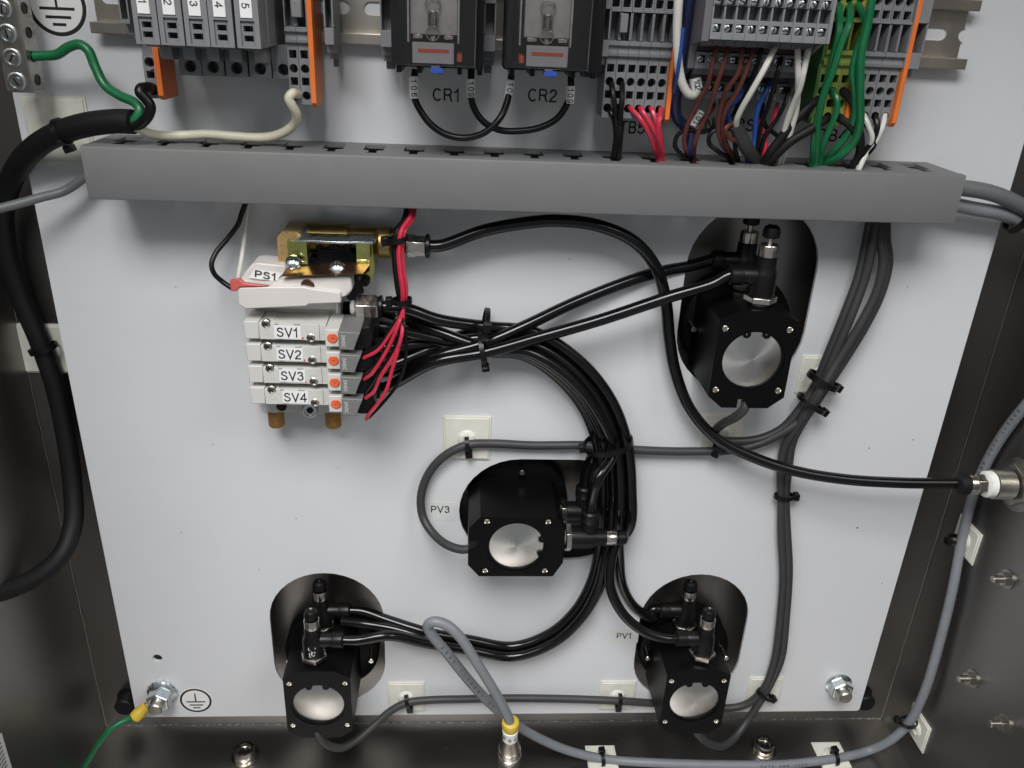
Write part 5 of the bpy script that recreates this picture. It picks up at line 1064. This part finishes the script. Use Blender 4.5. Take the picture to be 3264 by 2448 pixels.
# ------------------------------------------------------------------ ties and mounts in place
D = lambda a: Vector((math.cos(R(a)), math.sin(R(a)), 0))
c = P(130, 283, 0); mount('cream tie mount under the supply cable at top left', c, D(2), s=17)
tie('black cable tie round the supply cable at top left', P(133, 286, 23), D(18), 6.2, 7.0, -1, tail=0, hpos='side')
c = P(95, 752, HB); mount('pale tie mount behind the left panel edge', c, D(90), s=17)
tie('black cable tie round the supply cable at the left wall', P(98, 752, -16), D(-72), 6.3, 7.0, -1, hpos='end')
c = P(1009, 945, 0); mount('cream tie mount left of the sideways actuator cable', c, D(0), s=15.5)
tie('black cable tie on the cream mount above the sideways actuator', P(1010, 962, 4.5), D(8), 5.0, 3.6, -1, hpos='end')
c = P(1558, 935, 0); mount('cream tie mount beneath the upper right actuator', c, D(0), s=14.5)
tie('black cable tie where the air tube crosses the grey cables', P(1556, 962, 9), D(-25), 5.2, 6.5, -1, hpos='end')
c = P(1770, 808, 0); mount('cream tie mount behind the bundle of grey cables', c, D(90), s=13.5)
tie('upper black cable tie round the grey cable bundle', P(1778, 822, 13), D(66), 9.6, 9, -1, hpos='side', wd=1.9)
tie('lower black cable tie round the grey cable bundle', P(1752, 872, 13), D(60), 9.2, 8.2, -1, hpos='side')
tie('black cable tie halfway down the two grey cables', P(1694, 1072, 6), D(90), 6.0, 3.6, -1, hpos='side')
c = P(1650, 1488, 0); mount('cream tie mount at the lower end of the grey cable pair', c, D(90), s=13)
tie('black cable tie at the lower end of the grey cable pair', P(1652, 1500, 7), D(58), 6.4, 4.2, -1, hpos='side')
c = P(878, 1503, 0); mount('cream tie mount right of the lower left actuator', c, D(0), s=14)
tie('black cable tie right of the lower left actuator', P(881, 1517, 5), D(12), 5.5, 3.4, -1, hpos='end')
c = P(1333, 1500, 0); mount('cream tie mount left of the lower right actuator', c, D(0), s=14)
tie('black cable tie left of the lower right actuator', P(1338, 1514, 5), D(-2), 5.5, 3.4, -1, hpos='end')
tie('upper black cable tie on the tubes beside the valves', P(1048, 705, 17), D(-8), 9.5, 13, 1, hpos='front')
tie('lower black cable tie on the tubes beside the valves', P(1042, 752, 17), D(10), 11, 13, -1, hpos='end')
tie('large black cable tie round the tube bundle', P(1314, 958, 14), D(-78), 14.6, 13, -1, hpos='side', wd=1.8)
tie('black cable tie high on the red and black wires', P(858, 517, 40), D(100), 5.0, 4.4, 1, hpos='end')
tie('black cable tie low on the red and black wires', P(868, 650, 44), D(95), 4.6, 4.2, 1, hpos='side')
c = PX(2090, 1165, XR); mount('cream tie mount high on the right wall', c, EZ, -EX, 13)
tie('black cable tie high on the right wall', Vector((XR-6, PX(2068, 1165, XR-5).y, PX(2068, 1165, XR-5).z)), EZ, 4.2, 5.2, -1, -EX, hpos='front')
c = PX(1985, 1572, XR); mount('cream tie mount in the lower right corner of the wall', c, EZ, -EX, 13)
q = PX(1962, 1560, XR-9); tie('black cable tie in the lower right corner of the wall', q, (q-PX(1990, 1505, XR-7)), 4.4, 6, -1, -EX, hpos='front')
c = PF(1795, 1632, ZF); mount('cream tie mount on the floor at lower right', c, EX, EZ, 12)
tie('black cable tie on the floor at lower right', PF(1803, 1638, ZF+4), Vector((1, .05, -.1)), 4.6, 5.0, 1, EZ, hpos='front')
c = PF(1300, 1640, ZF); mount('cream tie mount on the floor beside the round connector', c, EX, EZ, 12)
tie('black cable tie on the floor beside the round connector', PF(1300, 1640, ZF+4), Vector((1, .1, -.1)), 4.6, 5.0, 1, EZ, hpos='front')
tie('black tie round the cables leaving the duct end', P(2203, 466, 14), Vector((1, -.5, -.1)), 9.5, 7, 1, hpos='side', wd=2.2)

# ------------------------------------------------------------------ red and black valve leads
gV = 'red and black valve leads'
top = lambda dx, h: [Vector((P(884+dx, 452, h).x, 390, h-8)), P(881+dx, 468, h), P(862+dx, 500, h+8), P(857+dx, 540, h+10), P(860+dx, 585, h+12), P(866+dx, 630, h+13)]
ends = {'R': [[(862, 691, 49), (845, 719, 49), (818, 755, 48), (785, 774, 45.5)], [(862, 697, 51), (845, 739, 51), (823, 779, 50), (803, 807, 48), (786, 820, 45.5)], [(867, 728, 53), (851, 768, 52), (823, 812, 51), (807, 846, 48), (790, 860, 45.5)], [(868, 720, 50), (858, 761, 53), (845, 807, 52), (834, 844, 52), (814, 875, 50), (798, 894, 48), (791, 906, 45.5)]],
        'B': [[(856, 687, 48), (845, 710, 48), (818, 744, 47), (784, 763, 45.5)], [(860, 695, 49), (845, 732, 49), (814, 783, 48), (788, 808, 45.5)], [(866, 712, 50), (851, 754, 50), (818, 807, 49), (790, 849, 45.5)], [(872, 700, 50), (878, 743, 50), (871, 798, 48), (856, 834, 48), (823, 875, 48), (797, 902, 45.5)]]}
for k in range(4):
    q = top((0, 6, 12, 5)[k], (31, 31.5, 31, 33.6)[k])+[P(871, 668, 45)]+[P(*p) for p in ends['R'][k]]
    tag(MB().tube(q, 1.05, 8, 7).build('valve_lead', 'red', at=q[0]), 'red lead running from the duct to solenoid valve SV%d' % (k+1), 'wire', gV)
    q = top((-8, -5, 2, 9)[k], (29, 32, 28, 28)[k])+[P(867, 668, 43)]+[P(*p) for p in ends['B'][k]]
    tag(MB().tube(q, .95, 8, 7).build('valve_lead', 'wblack', at=q[0]), 'black lead running from the duct to solenoid valve SV%d' % (k+1), 'wire', gV)

# ------------------------------------------------------------------ panel bolts, ground lug, floor bolts, wall studs
def panel_nut(label, px, py, tall, star):
    c = P(px, py, 0); t = thing('panel_nut', label, 'nut', tuple(c), 'zinc nuts holding the panel')
    if star: 
        pts = []
        for i in range(32): pts.append((c.x+(11 if i % 2 else 10.2)*math.cos(R(11.25*i)), c.y+(11 if i % 2 else 10.2)*math.sin(R(11.25*i))))
        MB().prism(pts, .1, 1.6).build('star_washer', 'zinc', t, .15)
    f0 = 1.7 if star else .1; 
    MB().lathe([(10, f0), (10, f0+1.2), (8.4, f0+2.4)], c, EH, 30).build('nut_flange', 'zinc', t)
    MB().lathe([(8.6, f0+2.0), (8.6, tall-1), (7.6, tall)], c, EH, 6, .5).build('hex_nut', 'zinc', t, .35)
    MB().lathe([(4.9, tall+.02), (4.9, tall+4.5), (4.2, tall+5.4), (.5, tall+5.6)], c, EH, 22).build('stud', 'tin', t)
panel_nut('zinc flange nut with star washer on the lower left ground stud', 352, 1494, 12.5, True)
panel_nut('zinc flange nut in the lower right panel corner', 1810, 1477, 9.5, False)
c = P(352, 1494, 0)
lug = thing('ring_lug', 'yellow insulated ring lug under the lower left nut', 'cable lug', (c.x, c.y, 2))
L0 = P(318, 1524, 8); L1 = P(292, 1549, 12)
MB().prism(circ(c.x, c.y, 9.3, 24), 1.62, 1.68).build('ring', 'tin', lug)
MB().tube([L0.lerp(c, .45)+Vector((0, 0, 0)), L0, L1], 2.2, 10).build('barrel', 'tin', lug)
MB().lathe([(3.0, 0), (4.0, .8), (3.9, (L1-L0).length*.45), (4.6, (L1-L0).length*.55), (4.4, (L1-L0).length), (3.4, (L1-L0).length+1.2)], L0, L1-L0, 18).build('yellow_sleeve', 'yellow', lug)
wire('ground_wire', 'green ground wire from the yellow lug down to the floor', 'wire', [L0.lerp(L1, .6), L1, P(270, 1556, 17), P(240, 1575, 22), P(215, 1604, 24), P(195, 1636, 23), P(176, 1668, 22), P(160, 1710, 18)], 2.2, 'green')
for px, py, lb in ((530, 1636, 'left'), (1648, 1622, 'right')):
    c = PF(px, py, ZF); t = thing('floor_bolt', 'socket head bolt with washer at the %s of the enclosure floor' % lb, 'bolt', tuple(c), 'socket head bolts on the floor')
    MB().prism(rrect(c.x-17, c.z-14, c.x+17, c.z+14, 2), ZF+.05, ZF+.4, axis='z').build('doubler_plate', 'steel', t)
    MB().lathe([(10, 1.05), (10, 2.2)], c, EZ, 28).build('washer', 'nickel', t)
    b_ = MB().lathe([(7.3, 2.25), (7.5, 3), (7.5, 8), (6.8, 9), (5.0, 9.1), (4.6, 6)], c, EZ, 28).build('bolt_head', 'nickel', t)
    MB().lathe([(4.5, 6.05), (4.4, 6.2)], c, EZ, 6).build('hex_socket', 'black', b_)
for k, (px, py, lb) in enumerate(((2178, 1251, 'upper'), (2102, 1466, 'middle'), (2172, 1563, 'lowest'))):
    c = PX(px, py, XR); t = thing('wall_stud', lb+' of the three small studs on the right wall', 'stud', tuple(c), 'small studs on the right wall')
    MB().lathe([(6.2, .1), (6.2, 1)], c, -EX, 20).build('washer', 'tin', t)
    MB().lathe([(4.7, 1.05), (4.7, 4.6)], c, -EX, 6).build('nut', 'tin', t, .2)
    MB().lathe([(2.3, 4.65), (2.3, 10), (1.8, 10.6)], c, -EX, 14).build('stud', 'tin', t)
# printed paper on the left wall
q = PX(6, 1632, XL); t = thing('paper_label', 'white printed paper label at the foot of the left wall', 'label', tuple(q))
MB().box(XL+.05, XL+.3, q.y-22, q.y+14, q.z-4, q.z+40).build('paper', 'paper', t)
b = MB()
for k in range(9): b.box(XL+.31, XL+.36, q.y+9-k*3, q.y+10-k*3, q.z-1, q.z+18+random.uniform(-6, 8))
b.build('printed_lines', 'ink', t)

# drop helper keys
for o in COL.objects:
    if '_o' in o: del o['_o']
